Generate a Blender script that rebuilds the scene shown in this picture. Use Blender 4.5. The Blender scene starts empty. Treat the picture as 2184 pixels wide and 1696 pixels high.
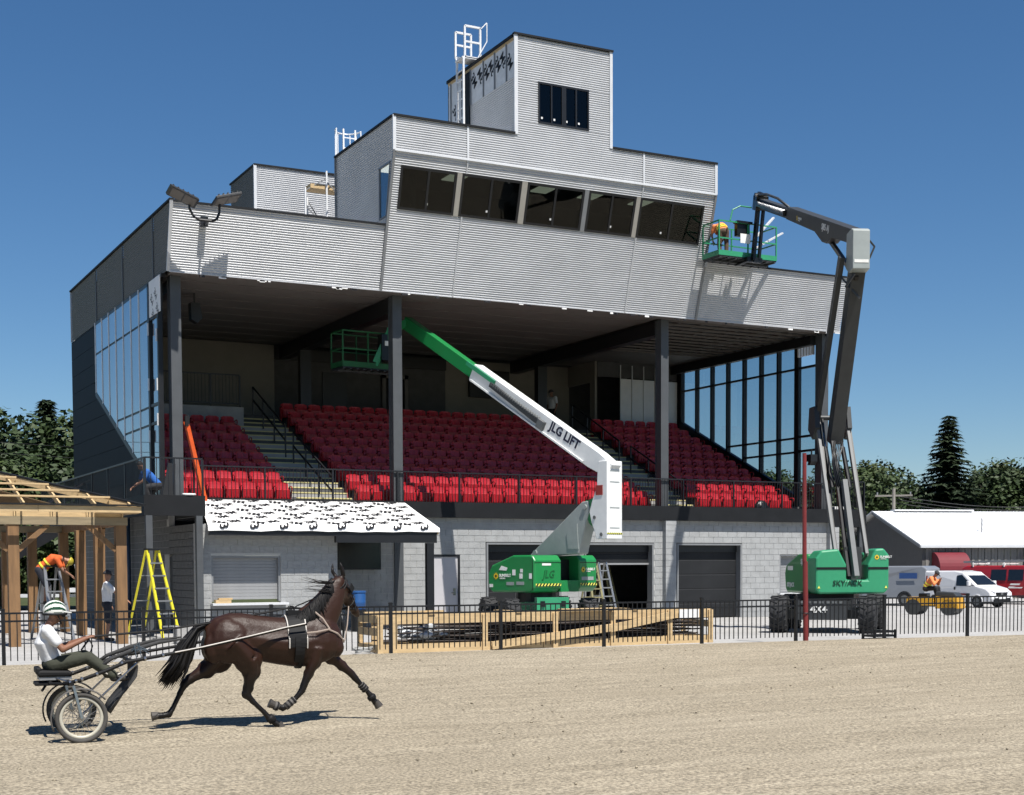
import bpy, bmesh, math, random
from mathutils import Vector as V, Matrix
R = math.radians
SC = bpy.context.scene
COL = SC.collection
# ---------------------------------------------------------------- camera
cd = bpy.data.cameras.new('camera'); cam = bpy.data.objects.new('camera', cd); COL.objects.link(cam)
_f, _cy, _w, _h = 3047.22, 1363.54, 2184.0, 1695.7
yaw, pit, rol = R(27.398), R(-2.908), R(-0.2512)
fw = V((math.sin(yaw)*math.cos(pit), math.cos(yaw)*math.cos(pit), math.sin(pit)))
rt = V((math.cos(yaw), -math.sin(yaw), 0)); up = rt.cross(fw)
rt, up = rt*math.cos(rol)+up*math.sin(rol), up*math.cos(rol)-rt*math.sin(rol)
M = Matrix((rt, up, -fw)).transposed().to_4x4(); M.translation = V((0, -40.8, 1.81))
cam.matrix_world = M
cd.sensor_fit = 'HORIZONTAL'; cd.sensor_width = 36; cd.lens = 36*_f/_w
cd.shift_y = (_cy-_h/2)/_w; cd.clip_end = 5000; cd.clip_start = .1
SC.camera = cam
# ---------------------------------------------------------------- sky and sun
wd = bpy.data.worlds.new('World'); SC.world = wd; wd.use_nodes = True
nt = wd.node_tree; bg = nt.nodes['Background']
sk = nt.nodes.new('ShaderNodeTexSky'); sk.sky_type = 'NISHITA'; sk.sun_disc = False
SUN = V((0.03, -0.54, 1.0)).normalized()
sk.sun_elevation = math.asin(SUN.z); sk.sun_rotation = math.atan2(SUN.x, SUN.y)
sk.altitude = 300; sk.air_density = 1.0; sk.dust_density = .2; sk.ozone_density = 6.0
hs = nt.nodes.new('ShaderNodeHueSaturation'); hs.inputs['Saturation'].default_value = 1.16; nt.links.new(sk.outputs[0], hs.inputs['Color']); nt.links.new(hs.outputs[0], bg.inputs[0]); bg.inputs[1].default_value = 0.058
sl = bpy.data.lights.new('sun', 'SUN'); sl.energy = 5.0; sl.angle = R(.53); sl.color = (1, .955, .89)
so = bpy.data.objects.new('sun', sl); COL.objects.link(so)
so.rotation_euler = (-SUN).to_track_quat('-Z', 'Y').to_euler(); so.location = (0, -60, 80)
SC.view_settings.view_transform = 'Standard'; SC.view_settings.look = 'None'
SC.view_settings.exposure = 0.7; SC.view_settings.gamma = 1
# ---------------------------------------------------------------- helpers
random.seed(7)
MATS = {}
def mat(n, c, r=.6, m=0., var=.12, sc=3., bump=0., bsc=40., spec=.5, st=(1,1,1), c2=None, coat=0., k=.62):
    """procedural material: base colour varied by noise, optional bump"""
    if n in MATS: return MATS[n]
    c = [x*k for x in c]; c2 = [x*k for x in c2] if c2 else None
    M_ = bpy.data.materials.new(n); M_.use_nodes = True; t = M_.node_tree; N = t.nodes; L = t.links
    p = N['Principled BSDF']; p.inputs['Roughness'].default_value = r; p.inputs['Metallic'].default_value = m
    p.inputs['Specular IOR Level'].default_value = spec
    if coat: p.inputs['Coat Weight'].default_value = coat
    tc = N.new('ShaderNodeTexCoord'); mp = N.new('ShaderNodeMapping'); mp.inputs['Scale'].default_value = st
    L.new(tc.outputs['Object'], mp.inputs[0])
    nz = N.new('ShaderNodeTexNoise'); nz.inputs['Scale'].default_value = sc; nz.inputs['Detail'].default_value = 6; nz.inputs['Roughness'].default_value = .62
    L.new(mp.outputs[0], nz.inputs[0])
    rp = N.new('ShaderNodeValToRGB'); L.new(nz.outputs[0], rp.inputs[0])
    a = rp.color_ramp.elements; a[0].position = .3; a[1].position = .7
    if c2 is None: lo = [x*(1-var) for x in c]; hi = [min(1, x*(1+var)) for x in c]
    else: lo, hi = c, c2
    a[0].color = (*lo, 1); a[1].color = (*hi, 1)
    L.new(rp.outputs[0], p.inputs['Base Color'])
    if bump:
        b = N.new('ShaderNodeBump'); b.inputs['Strength'].default_value = bump; b.inputs['Distance'].default_value = .02
        n2 = N.new('ShaderNodeTexNoise'); n2.inputs['Scale'].default_value = bsc; n2.inputs['Detail'].default_value = 5
        L.new(mp.outputs[0], n2.inputs[0]); L.new(n2.outputs[0], b.inputs['Height']); L.new(b.outputs[0], p.inputs['Normal'])
    MATS[n] = M_; return M_
class MB:
    def __init__(s): s.v = []; s.f = []; s.mi = []
    def add(s, vs, fs, mi=0):
        o = len(s.v); s.v += [V(a) for a in vs]; s.f += [tuple(i+o for i in q) for q in fs]; s.mi += [mi]*len(fs); return s
    def obox(s, c, ax, ay, az, mi=0):
        c, ax, ay, az = V(c), V(ax), V(ay), V(az)
        vs = [c+ax*i+ay*j+az*k for i in (-1,1) for j in (-1,1) for k in (-1,1)]
        return s.add(vs, [(0,1,3,2),(4,6,7,5),(0,4,5,1),(2,3,7,6),(0,2,6,4),(1,5,7,3)], mi)
    def box(s, x0, x1, y0, y1, z0, z1, mi=0):
        return s.obox(((x0+x1)/2,(y0+y1)/2,(z0+z1)/2), ((x1-x0)/2,0,0), (0,(y1-y0)/2,0), (0,0,(z1-z0)/2), mi)
    def bar(s, p, q, w, h=None, upv=(0,0,1), mi=0):
        p, q = V(p), V(q); d = q-p; h = w if h is None else h
        a = d.cross(V(upv))
        if a.length < 1e-5: a = d.cross(V((0,1,0)))
        a.normalize(); b = a.cross(d).normalized()
        return s.obox((p+q)/2, d/2, a*w/2, b*h/2, mi)
    def rings(s, rs, closed=False, caps=True, mi=0):
        n = len(rs[0]); vs = [p for r in rs for p in r]; fs = []
        m = len(rs)
        for i in range(m if closed else m-1):
            for j in range(n):
                a = i*n+j; b = i*n+(j+1) % n; i2 = ((i+1) % m)*n
                fs.append((a, b, i2+(j+1) % n, i2+j))
        if caps and not closed: fs += [tuple(range(n-1,-1,-1)), tuple(range((m-1)*n, m*n))]
        return s.add(vs, fs, mi)
    def tube(s, pts, rad, n=8, closed=False, caps=True, ref=(0,0,1), mi=0):
        """rad: number, or list per point; each entry a number or (side, ref) semi-axes"""
        pts = [V(p) for p in pts]; m = len(pts)
        if not isinstance(rad, (list,)): rad = [rad]*m
        rs = []; a0 = None
        for i, p in enumerate(pts):
            if closed: d = pts[(i+1) % m]-pts[i-1]
            else: d = pts[min(i+1,m-1)]-pts[max(i-1,0)]
            if d.length < 1e-9: d = V((0,0,1))
            d.normalize()
            if a0 is None:
                a0 = d.cross(V(ref))
                if a0.length < .05: a0 = d.cross(V((1,0,0)))
            a0 = (a0-d*a0.dot(d)).normalized(); b0 = a0.cross(d)
            r = rad[i]; ra, rb = r if isinstance(r, tuple) else (r, r)
            rs.append([p+a0*math.cos(2*math.pi*k/n)*ra+b0*math.sin(2*math.pi*k/n)*rb for k in range(n)])
        return s.rings(rs, closed, caps, mi)
    def cyl(s, p, q, r, n=16, mi=0): return s.tube([p, q], r, n, mi=mi)
    def ball(s, c, r, nu=10, nv=7, ax=None, mi=0):
        c = V(c); r = r if isinstance(r, tuple) else (r,r,r)
        ex, ey, ez = ax if ax else (V((1,0,0)),V((0,1,0)),V((0,0,1)))
        rs = []
        for j in range(nv):
            t = -math.pi/2+math.pi*(j+.5)/nv
            rs.append([c+ex*(math.cos(t)*math.cos(2*math.pi*k/nu)*r[0])+ey*(math.cos(t)*math.sin(2*math.pi*k/nu)*r[1])+ez*(math.sin(t)*r[2]) for k in range(nu)])
        return s.rings(rs, mi=mi)
    def prism(s, poly, vec, mi=0):
        poly = [V(p) for p in poly]; n = len(poly); vec = V(vec)
        vs = poly+[p+vec for p in poly]
        fs = [tuple(range(n-1,-1,-1)), tuple(range(n,2*n))]+[(i,(i+1)%n,n+(i+1)%n,n+i) for i in range(n)]
        return s.add(vs, fs, mi)
    def quad(s, a, b, c, d, mi=0): return s.add([a,b,c,d], [(0,1,2,3)], mi)
    def chain(s, pts, rad, n=10):
        """tapered limb with round joints, for remeshing"""
        for i, p in enumerate(pts):
            r = rad[i] if isinstance(rad, list) else rad
            s.ball(p, r, n, 7)
            if i: s.tube([pts[i-1], p], [rad[i-1] if isinstance(rad, list) else rad, r], n)
        return s
    def corr(s, L0, L1, R0, R1, nrm, pitch=.068, amp=.011, seg=6, mi=0):
        """corrugated sheet: ribs run from the left edge L0-L1 to the right edge R0-R1 (bottom to top)"""
        L0, L1, R0, R1, nrm = map(V, (L0, L1, R0, R1, nrm))
        n = max(2, int(round((L1-L0).length/pitch*seg))); vs = []; fs = []
        for i in range(n+1):
            t = i/n; o = nrm*amp*math.sin(t*n/seg*2*math.pi)
            vs += [L0.lerp(L1, t)+o, R0.lerp(R1, t)+o]
        fs = [(2*i, 2*i+1, 2*i+3, 2*i+2) for i in range(n)]
        return s.add(vs, fs, mi)
    def mesh(s, name, mats, inv=None, smooth=False):
        me = bpy.data.meshes.new(name)
        vs = [inv @ p for p in s.v] if inv is not None else s.v
        me.from_pydata([tuple(p) for p in vs], [], s.f)
        if not isinstance(mats, (list, tuple)): mats = [mats]
        for m_ in mats: me.materials.append(m_)
        if len(mats) > 1: me.polygons.foreach_set('material_index', s.mi)
        bm = bmesh.new(); bm.from_mesh(me); bmesh.ops.recalc_face_normals(bm, faces=bm.faces); bm.to_mesh(me); bm.free()
        if smooth: me.polygons.foreach_set('use_smooth', [True]*len(me.polygons))
        me.update(); return me
    def build(s, name, mats, parent=None, local=False, smooth=False, bev=0., **tags):
        inv = None
        if parent is not None and not local: inv = XF[parent.name].inverted()
        o = bpy.data.objects.new(name, s.mesh(name, mats, inv, smooth)); COL.objects.link(o)
        if parent is not None: o.parent = parent; XF[o.name] = XF[parent.name]
        else: XF[o.name] = Matrix()
        if bev:
            b = o.modifiers.new('bevel', 'BEVEL'); b.width = bev; b.segments = 2; b.limit_method = 'ANGLE'; b.angle_limit = R(40)
        return tag(o, **tags)
XF = {}
def tag(o, label=None, cat=None, group=None, kind=None):
    if label: o['label'] = label
    if cat: o['category'] = cat
    if group: o['group'] = group
    if kind: o['kind'] = kind
    return o
def thing(name, label, cat, loc=(0,0,0), rz=0., group=None):
    o = bpy.data.objects.new(name, None); o.empty_display_size = .2; COL.objects.link(o)
    o.location = loc; o.rotation_euler = (0,0,rz)
    XF[o.name] = Matrix.Translation(V(loc)) @ Matrix.Rotation(rz, 4, 'Z')
    return tag(o, label, cat, group)
def inst(name, me, parent, loc, rz=0., scale=None, rot=None):
    o = bpy.data.objects.new(name, me); COL.objects.link(o)
    m_ = Matrix.Translation(V(loc)) @ (rot if rot is not None else Matrix.Rotation(rz, 4, 'Z'))
    if parent is not None:
        o.parent = parent; m_ = XF[parent.name].inverted() @ m_
    o.matrix_basis = m_
    if scale: o.scale = scale
    return o
def evalmesh(o, name):
    dg = bpy.context.evaluated_depsgraph_get(); me = bpy.data.meshes.new_from_object(o.evaluated_get(dg)); me.name = name
    old = o.data; bpy.data.objects.remove(o)
    return me
def remesh(mb, name, m_, vox, smooth=6, parent=None, local=True, **tags):
    """one continuous skin grown round overlapping forms"""
    inv = None if (local or parent is None) else XF[parent.name].inverted()
    o = bpy.data.objects.new('tmp', mb.mesh('tmp', m_, inv)); COL.objects.link(o)
    r = o.modifiers.new('r', 'REMESH'); r.mode = 'VOXEL'; r.voxel_size = vox
    if smooth: q = o.modifiers.new('s', 'SMOOTH'); q.factor = .5; q.iterations = smooth
    me = evalmesh(o, name); me.materials.clear(); me.materials.append(m_)
    me.polygons.foreach_set('use_smooth', [True]*len(me.polygons))
    o = bpy.data.objects.new(name, me); COL.objects.link(o)
    if parent is not None: o.parent = parent; XF[o.name] = XF[parent.name]
    return tag(o, **tags)
FONTC = {}
def text(body, size, m_, parent, org, xd, yd, name='lettering', ext=.004, shear=0., bold=.0, local=False, **tags):
    key = (body, bold, shear)
    if key not in FONTC:
        c = bpy.data.curves.new('txt', 'FONT'); c.body = body; c.size = 1; c.extrude = .01; c.offset = bold; c.shear = shear; c.resolution_u = 2
        o = bpy.data.objects.new('txt', c); COL.objects.link(o); FONTC[key] = evalmesh(o, 'txt')
    me = FONTC[key]; xd, yd = V(xd).normalized(), V(yd).normalized(); nd = xd.cross(yd); b = MB()
    b.add([V(org)+xd*(v.co.x*size)+yd*(v.co.y*size)+nd*(v.co.z/.01*ext) for v in me.vertices], [tuple(p.vertices) for p in me.polygons])
    return b.build(name, m_, parent, local=local, **tags)
# ================================================================ materials
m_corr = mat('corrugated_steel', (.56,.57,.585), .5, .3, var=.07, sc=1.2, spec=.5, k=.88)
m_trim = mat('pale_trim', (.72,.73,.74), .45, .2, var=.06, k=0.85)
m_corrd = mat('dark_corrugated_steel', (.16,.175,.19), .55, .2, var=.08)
m_trimg = mat('grey_trim', (.33,.34,.35), .5, .2, var=.08)
m_black = mat('black_steel', (.016,.017,.02), .42, .1, var=.2)
m_char = mat('charcoal_steel', (.035,.038,.043), .6, .0, var=.25, sc=2, spec=.25, k=.26)
m_colm = mat('column_grey', (.115,.125,.135), .55, .1, var=.12, sc=2, k=0.55)
m_navy = mat('navy_cladding', (.013,.02,.032), .6, .0, spec=.12, var=.2, sc=1.5, k=.4)
m_block = mat('concrete_block', (.43,.44,.44), .9, var=.14, sc=2.3, bump=.5, bsc=60, k=0.7)
m_mort = mat('mortar', (.55,.55,.53), .95, var=.1, bump=.4, bsc=80, k=0.75)
m_conc = mat('concrete', (.42,.41,.39), .9, var=.12, sc=1.3, bump=.3, k=0.8)
m_soff = mat('soffit_grey', (.17,.155,.145), .6, var=.12, sc=.8)
m_cream = mat('cream_board', (.5,.47,.41), .85, var=.06)
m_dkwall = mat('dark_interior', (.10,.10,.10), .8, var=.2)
m_white = mat('white_paint', (.78,.78,.77), .4, var=.05, coat=.2, k=0.85)
m_memb = mat('white_membrane', (.80,.80,.79), .6, var=.05, sc=5, bump=.35, bsc=9, k=0.95)
m_ink = mat('black_print', (.02,.02,.025), .6)
m_yel = mat('nosing_yellow', (.62,.55,.25), .7, var=.1, k=0.9)
m_red = mat('seat_red', (.46,.012,.022), .38, var=.16, sc=2.2, spec=.5, k=0.85)
m_redd = mat('seat_frame_red', (.30,.010,.016), .5, var=.15, k=0.8)
m_wood = mat('spruce_lumber', (.50,.36,.19), .75, var=.2, sc=2.5, st=(1,6,6), bump=.2, k=0.95)
m_wood2 = mat('treated_timber', (.30,.165,.07), .75, var=.3, sc=2.0, st=(5,5,.6), bump=.25)
m_gdoor = mat('rolling_door_grey', (.05,.053,.058), .6, .0, var=.2, sc=1.2, spec=.25, k=.3)
m_shut = mat('shutter_grey', (.33,.335,.34), .55, .15, var=.08, k=0.75)
m_sand = None
def glass(n, tint, f0=1.0, rough=.02):
    M_ = bpy.data.materials.new(n); M_.use_nodes = True; t = M_.node_tree; N = t.nodes; L = t.links
    N.remove(N['Principled BSDF']); out = N['Material Output']
    a = N.new('ShaderNodeBsdfTransparent'); a.inputs[0].default_value = (*tint, 1)
    b = N.new('ShaderNodeBsdfGlossy'); b.inputs['Roughness'].default_value = rough; b.inputs[0].default_value = (.95,.97,1,1)
    lw = N.new('ShaderNodeLayerWeight'); lw.inputs[0].default_value = .5; pw = N.new('ShaderNodeMath'); pw.operation = 'POWER'; pw.inputs[1].default_value = 4.2; L.new(lw.outputs['Facing'], pw.inputs[0]); fr = N.new('ShaderNodeMath'); fr.operation = 'MULTIPLY_ADD'; fr.inputs[1].default_value = .9; fr.inputs[2].default_value = .06; L.new(pw.outputs[0], fr.inputs[0])
    mu = N.new('ShaderNodeMath'); mu.operation = 'MULTIPLY'; mu.inputs[1].default_value = f0; mu.use_clamp = True
    mx = N.new('ShaderNodeMixShader'); L.new(fr.outputs[0], mu.inputs[0]); L.new(mu.outputs[0], mx.inputs[0]); L.new(a.outputs[0], mx.inputs[1]); L.new(b.outputs[0], mx.inputs[2]); L.new(mx.outputs[0], out.inputs[0])
    return M_
m_glass = glass('wall_glass', (.80,.86,.88), 1.25)
m_glassd = glass('tinted_glass', (.27,.31,.30), .4)
m_glassL = glass('reflective_glass', (.45,.52,.56), 1.5)
# ---------------------------------------------------------------- ground materials
def ground_mat(n, c1, c2, c3, stretch=1., scl=.25, bump=.6, fine=55, mixf=.55, ruts=0.):
    M_ = bpy.data.materials.new(n); M_.use_nodes = True; t = M_.node_tree; N = t.nodes; L = t.links
    p = N['Principled BSDF']; p.inputs['Roughness'].default_value = .95; p.inputs['Specular IOR Level'].default_value = .2
    tc = N.new('ShaderNodeTexCoord'); mp = N.new('ShaderNodeMapping'); mp.inputs['Scale'].default_value = (1/stretch, 1, 1); L.new(tc.outputs['Object'], mp.inputs[0])
    def noise(s, d, v=mp): 
        q = N.new('ShaderNodeTexNoise'); q.inputs['Scale'].default_value = s; q.inputs['Detail'].default_value = d; q.inputs['Roughness'].default_value = .65; L.new(v.outputs[0] if v is mp else tc.outputs['Object'], q.inputs[0]); return q
    n1 = noise(scl, 8); n2 = noise(fine, 4, tc); n3 = noise(scl*9, 6)
    r1 = N.new('ShaderNodeValToRGB'); L.new(n1.outputs[0], r1.inputs[0]); e = r1.color_ramp.elements; e[0].position = .32; e[1].position = .68; e[0].color = (*c1,1); e[1].color = (*c2,1)
    r2 = N.new('ShaderNodeValToRGB'); L.new(n2.outputs[0], r2.inputs[0]); e = r2.color_ramp.elements; e[0].position = .38; e[1].position = .62; e[0].color = (.45,.45,.45,1); e[1].color = (1.45,1.45,1.45,1)
    r3 = N.new('ShaderNodeValToRGB'); L.new(n3.outputs[0], r3.inputs[0]); e = r3.color_ramp.elements; e[0].position = .42; e[1].position = .8; e[0].color = (0,0,0,1); e[1].color = (1,1,1,1)
    mx = N.new('ShaderNodeMix'); mx.data_type = 'RGBA'; mx.inputs[7].default_value = (*c3,1); L.new(r3.outputs[0], mx.inputs[0]); L.new(r1.outputs[0], mx.inputs[6])
    mm = N.new('ShaderNodeMix'); mm.data_type = 'RGBA'; mm.blend_type = 'MULTIPLY'; mm.inputs[0].default_value = mixf; L.new(mx.outputs[2], mm.inputs[6]); L.new(r2.outputs[0], mm.inputs[7])
    L.new(mm.outputs[2], p.inputs['Base Color'])
    ad = N.new('ShaderNodeMath'); ad.operation = 'ADD'; L.new(n2.outputs[0], ad.inputs[0]); L.new(n3.outputs[0], ad.inputs[1])
    b = N.new('ShaderNodeBump'); b.inputs['Strength'].default_value = bump; b.inputs['Distance'].default_value = .03; L.new(ad.outputs[0], b.inputs['Height']); L.new(b.outputs[0], p.inputs['Normal'])
    return M_
m_sand = ground_mat('track_sand', (.275,.236,.172), (.345,.30,.225), (.215,.184,.133), stretch=7, scl=.45, bump=1.0, fine=26, mixf=.85)
m_pave = ground_mat('pale_gravel_pavement', (.31,.305,.295), (.38,.375,.365), (.26,.255,.25), stretch=1.5, scl=.3, bump=.4, fine=25, mixf=.35)
m_grass = ground_mat('far_grass', (.03,.045,.012), (.055,.065,.02), (.06,.06,.03), scl=.12, bump=.8, fine=4, mixf=.5)
# ================================================================ setting
def fenceY(x): return -13.74-.045*x-.003*max(0, x-15)**2
def trackz(s):      # s: distance from the outer edge of the track
    k = [(0,.09),(.35,.085),(1.2,.05),(3,-.05),(6,-.2),(9.5,-.33),(14,-.40),(60,-.45)]
    for (a, za), (b, zb) in zip(k, k[1:]):
        if s <= b: return za+(zb-za)*(s-a)/(b-a)
    return k[-1][1]
rnd = random.Random(3)
b = MB(); xs = [-45+1.0*i for i in range(131)]; ss = [0,.15,.35,.7,1.2,2,3,4.5,6,7.5,9.5,11,14,18,24,40]
for x in xs:
    for s in ss:
        b.v.append(V((x, fenceY(x)-.1-s, trackz(s)+(0 if s < .2 else .012*math.sin(x*.9+s*2.1)+rnd.uniform(-.008,.008)))))
ny = len(ss)
b.f = [(i*ny+j,(i+1)*ny+j,(i+1)*ny+j+1,i*ny+j+1) for i in range(len(xs)-1) for j in range(ny-1)]; b.mi = [0]*len(b.f)
b.build('race_track', m_sand, smooth=True, kind='structure')
b = MB()
b.prism([(x, fenceY(x)-.105, -.5) for x in xs[::3] if x < 36]+[(36,fenceY(36)-.105,-.5)]+[(36,24,-.5),(-45,24,-.5)], (0,0,.5))
b.build('pavement', m_pave, kind='structure')
b = MB()
for i in range(24):
    a0, a1 = 36+i*3.2, 39.2+i*3.2
    z0, z1 = (-.36*min(1,max(0,(q-36)/9.6))-.001 for q in (a0, a1)); b.quad((a0,fenceY(min(a0,52))-.1,z0),(a1,fenceY(min(a1,52))-.1,z1),(a1,70,z1),(a0,70,z0))
b.build('parking_lot', m_pave, kind='structure')
b = MB()
for i, (y0, y1, z0, z1) in enumerate([(-600,-20,-.9,-.9),(-20,-13,-.9,-.5),(-13,3000,-.5,-.5)]):
    b.quad((-2500,y0,z0),(2500,y0,z0),(2500,y1,z1),(-2500,y1,z1))
b.build('ground', m_grass, kind='structure')
# ================================================================ grandstand
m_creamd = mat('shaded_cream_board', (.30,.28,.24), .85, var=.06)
m_concd = mat('shaded_concrete', (.14,.138,.135), .9, var=.15, bump=.3)  # concrete copy darkened in colour to deepen the shade under the roof
G = thing('grandstand', 'grey corrugated grandstand under construction with announcer booth and rooftop tower', 'grandstand', (22.05,0,0))
# ---- masonry: mortar backing with every block proud of it
cube = MB().box(-.5,.5,-.5,.5,-.5,.5).mesh('block', m_block)
m_blockd = mat('shaded_block', (.43,.44,.44), .9, var=.14, sc=2.3, bump=.5, bsc=60, k=.30); cubeD = MB().box(-.5,.5,-.5,.5,-.5,.5).mesh('block', m_blockd)  # same block, with the shade on the left side wall put into its colour
def blockrun(along, x0, x1, z1, holes, off, y, z0=0.):
    """rectangles of one block wall: (u0,u1,z0,z1) clipped round the openings"""
    out = []; k = 0; z = z0
    while z < z1-.02:
        zt = min(z+.2, z1); u = x0-(off+(.2 if k % 2 else 0)) % .4
        while u < x1:
            segs = [(max(u, x0), min(u+.4, x1))]
            for (h0, h1, g0, g1) in holes:
                if zt <= g0+.02 or z >= g1-.02: continue
                ns = []
                for a, c in segs:
                    if h1 <= a or h0 >= c: ns.append((a, c)); continue
                    if a < h0: ns.append((a, h0))
                    if c > h1: ns.append((h1, c))
                segs = ns
            for a, c in segs:
                if c-a > .06: out.append((a+.006, c-.006, z+.006, zt-.006))
            u += .4
        z += .2; k += 1
    return out
WALLS = []
def wallback(name, parts):
    b = MB()
    for q in parts: b.box(*q)
    return b.build(name, m_mort, G)
HG = [(18.29,19.31,-1,2.2),(20.22,22.97,-1,2.6),(23.83,26.58,-1,2.6),(27.49,30.24,-1,2.6),(31.89,33.45,.8,2.2)]
gw = wallback('block_wall', [(14.14,18.29,.012,.2,0,3.6),(18.29,19.31,.012,.2,2.2,3.6),(19.31,20.22,.012,.2,0,3.6),(20.22,22.97,.012,.2,2.6,3.6),(22.97,23.83,.012,.2,0,3.6),(23.83,26.58,.012,.2,2.6,3.6),(26.58,27.49,.012,.2,0,3.6),(27.49,30.24,.012,.2,2.6,3.6),(30.24,31.89,.012,.2,0,3.6),(31.89,33.45,.012,.2,2.2,3.6),(31.89,33.45,.012,.2,0,.8),(33.45,34.3,.012,.2,0,3.6)])
cwall = wallback('block_wall', [(10.12,10.54,-2.888,-2.7,0,3.0),(10.54,12.48,-2.888,-2.7,0,.8),(10.54,12.48,-2.888,-2.7,2.14,3.0),(12.48,14.14,-2.888,-2.7,0,3.0),(13.95,14.14,-2.7,.0,0,3.0),(10.3,10.46,-2.69,.0,0,3.0),(10.132,10.3,.0,13.5,0,3.7)])
bl = []
for r_ in blockrun('x', 14.14, 34.3, 3.4, HG, .12, 0): bl.append((gw, (r_[0]+r_[1])/2, .06, (r_[2]+r_[3])/2, r_[1]-r_[0], .12, r_[3]-r_[2]))
for r_ in blockrun('x', 10.12, 14.14, 3.0, [(10.54,12.48,.8,2.14)], .05, 0): bl.append((cwall, (r_[0]+r_[1])/2, -2.84, (r_[2]+r_[3])/2, r_[1]-r_[0], .12, r_[3]-r_[2]))
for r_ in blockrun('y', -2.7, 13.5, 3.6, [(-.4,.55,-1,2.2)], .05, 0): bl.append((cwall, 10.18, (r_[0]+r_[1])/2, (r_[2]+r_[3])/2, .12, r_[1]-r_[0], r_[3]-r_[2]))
bl = [q for q in bl if not (q[0] is gw and 14.14 < q[1] < 14.2) and not (q[1] == 10.18 and q[2] < .2 and q[3] > 2.95)]
bl.sort(key=lambda q: (1000 if q[2] > 4 else 0)+math.hypot(q[1], q[2]+40.8)-(6 if q[2] < -2.8 else 0))
rest = {}
for i, (pw, x, y, z, sx, sy, sz) in enumerate(bl):
    j = random.uniform(-.0015,.0015)
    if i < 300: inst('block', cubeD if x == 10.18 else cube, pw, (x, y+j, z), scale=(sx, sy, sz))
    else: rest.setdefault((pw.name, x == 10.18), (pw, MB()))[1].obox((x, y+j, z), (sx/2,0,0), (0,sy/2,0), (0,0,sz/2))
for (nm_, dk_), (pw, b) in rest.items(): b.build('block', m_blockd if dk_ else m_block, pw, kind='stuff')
# pilasters carrying the deck beam
for x0, x1 in ((26.93,27.36),(34.0,34.42)):
    b = MB()
    for k in range(17): b.box(x0, x1, -.19, .0, k*.2+.005, k*.2+.195)
    b.box(x0+.01, x1-.01, -.178, 0, 0, 3.36)
    b.build('pilaster', m_block, G)
# ---- ground-floor doors
def rolldoor(x0, x1, zb, zt, y=.21, m_=m_gdoor, pitch=.2):
    b = MB(); b.box(x0, x1, y+.045, y+.06, zb, zt); d = b.build('garage_door', m_, G)
    n = max(1, round((zt-zb)/pitch)); h = (zt-zb)/n
    sl_ = MB().prism([(0,0,0),(0,-.008,h*.04),(0,-.008,h*.93),(0,0,h*.97)], (x1-x0,0,0)).mesh('slat', m_)
    for k in range(n): inst('slat', sl_, d, (x0, y+.045, zb+k*h))
    return d
def jamb(x0, x1, zt, zb=0., y0=-.015, y1=.3, m_=m_trimg, w=.06):
    b = MB(); b.box(x0-w, x0, y0, y1, zb, zt+w); b.box(x1, x1+w, y0, y1, zb, zt+w); b.box(x0, x1, y0, y1, zt, zt+w)
    return b.build('door_frame', m_, G)
rolldoor(20.30,22.89,.02,2.52, pitch=.5); jamb(20.30,22.89,2.52)
rolldoor(23.91,26.50,1.92,2.52, pitch=.3); jamb(23.91,26.50,2.52)
rolldoor(27.57,30.16,.02,2.52, pitch=.5); jamb(27.57,30.16,2.52)
MB().box(23.9,26.5,.2,.24,1.86,1.92).build('bottom_bar', m_shut, G)
for x0, x1 in ((20.3,22.89),(23.91,26.5),(27.57,30.16)): MB().box(x0+.01, x1-.01, .20, .26, 2.29, 2.515).build('door_hood', m_black, G)
d = rolldoor(31.95,33.40,.86,2.13,.16, m_shut, .1); jamb(31.95,33.40,2.14,.86, y0=.02, y1=.2, w=.05)
MB().box(31.8,33.5,-.16,.16,.78,.84).build('counter', m_trim, G)
d = rolldoor(10.60,12.42,.95,2.08,-2.80, m_shut, .09); jamb(10.60,12.42,2.08,.9, y0=-2.87, y1=-2.7, w=.055)
MB().box(10.5,12.62,-3.16,-2.75,.80,.86).build('counter', m_trim, G); MB().box(10.52,12.5,-2.93,-2.905,.62,.80).build('apron_panel', m_shut, G)
b = MB(); b.box(10.6,11.02,-3.1,-2.93,.86,.95); b.box(10.7,11.08,-3.02,-2.9,.955,1.0); b.build('lumber_offcut', m_wood, label='short lumber offcuts lying on the left end of the serving counter', cat='lumber')
# steel man door
b = MB(); b.box(18.36,19.24,.02,.06,.02,2.13); d = b.build('door', mat('door_grey', (.50,.49,.51), .5, var=.03, k=.85), G)
b = MB(); b.box(19.08,19.16,-.0,.02,.92,1.14); b.bar((19.12,-.03,1.0),(19.0,-.03,1.0),.025); b.cyl((19.12,.02,1.0),(19.12,-.05,1.0),.02); b.build('handle', mat('chrome', (.6,.6,.6), .2, 1, var=.02), d)
b = MB(); b.box(18.29,18.36,-.01,.2,0,2.2); b.box(19.24,19.31,-.01,.2,0,2.2); b.box(18.36,19.24,-.01,.2,2.13,2.2); b.build('door_frame', m_black, G)
# side door in the shaded left wall
b = MB(); b.box(10.15,10.19,-.35,.5,.02,2.13); d = b.build('door', m_char, G); MB().box(10.08,10.15,.32,.4,1.0,1.04).build('handle', m_trimg, d)
# dark rooms behind the open garage and the shutters
b = MB(); b.box(20.0,30.5,5.0,5.1,0,3.3); b.box(20.0,20.1,.3,5,0,3.3); b.box(30.4,30.5,.3,5,0,3.3); b.build('garage_room', m_dkwall, G)
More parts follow.
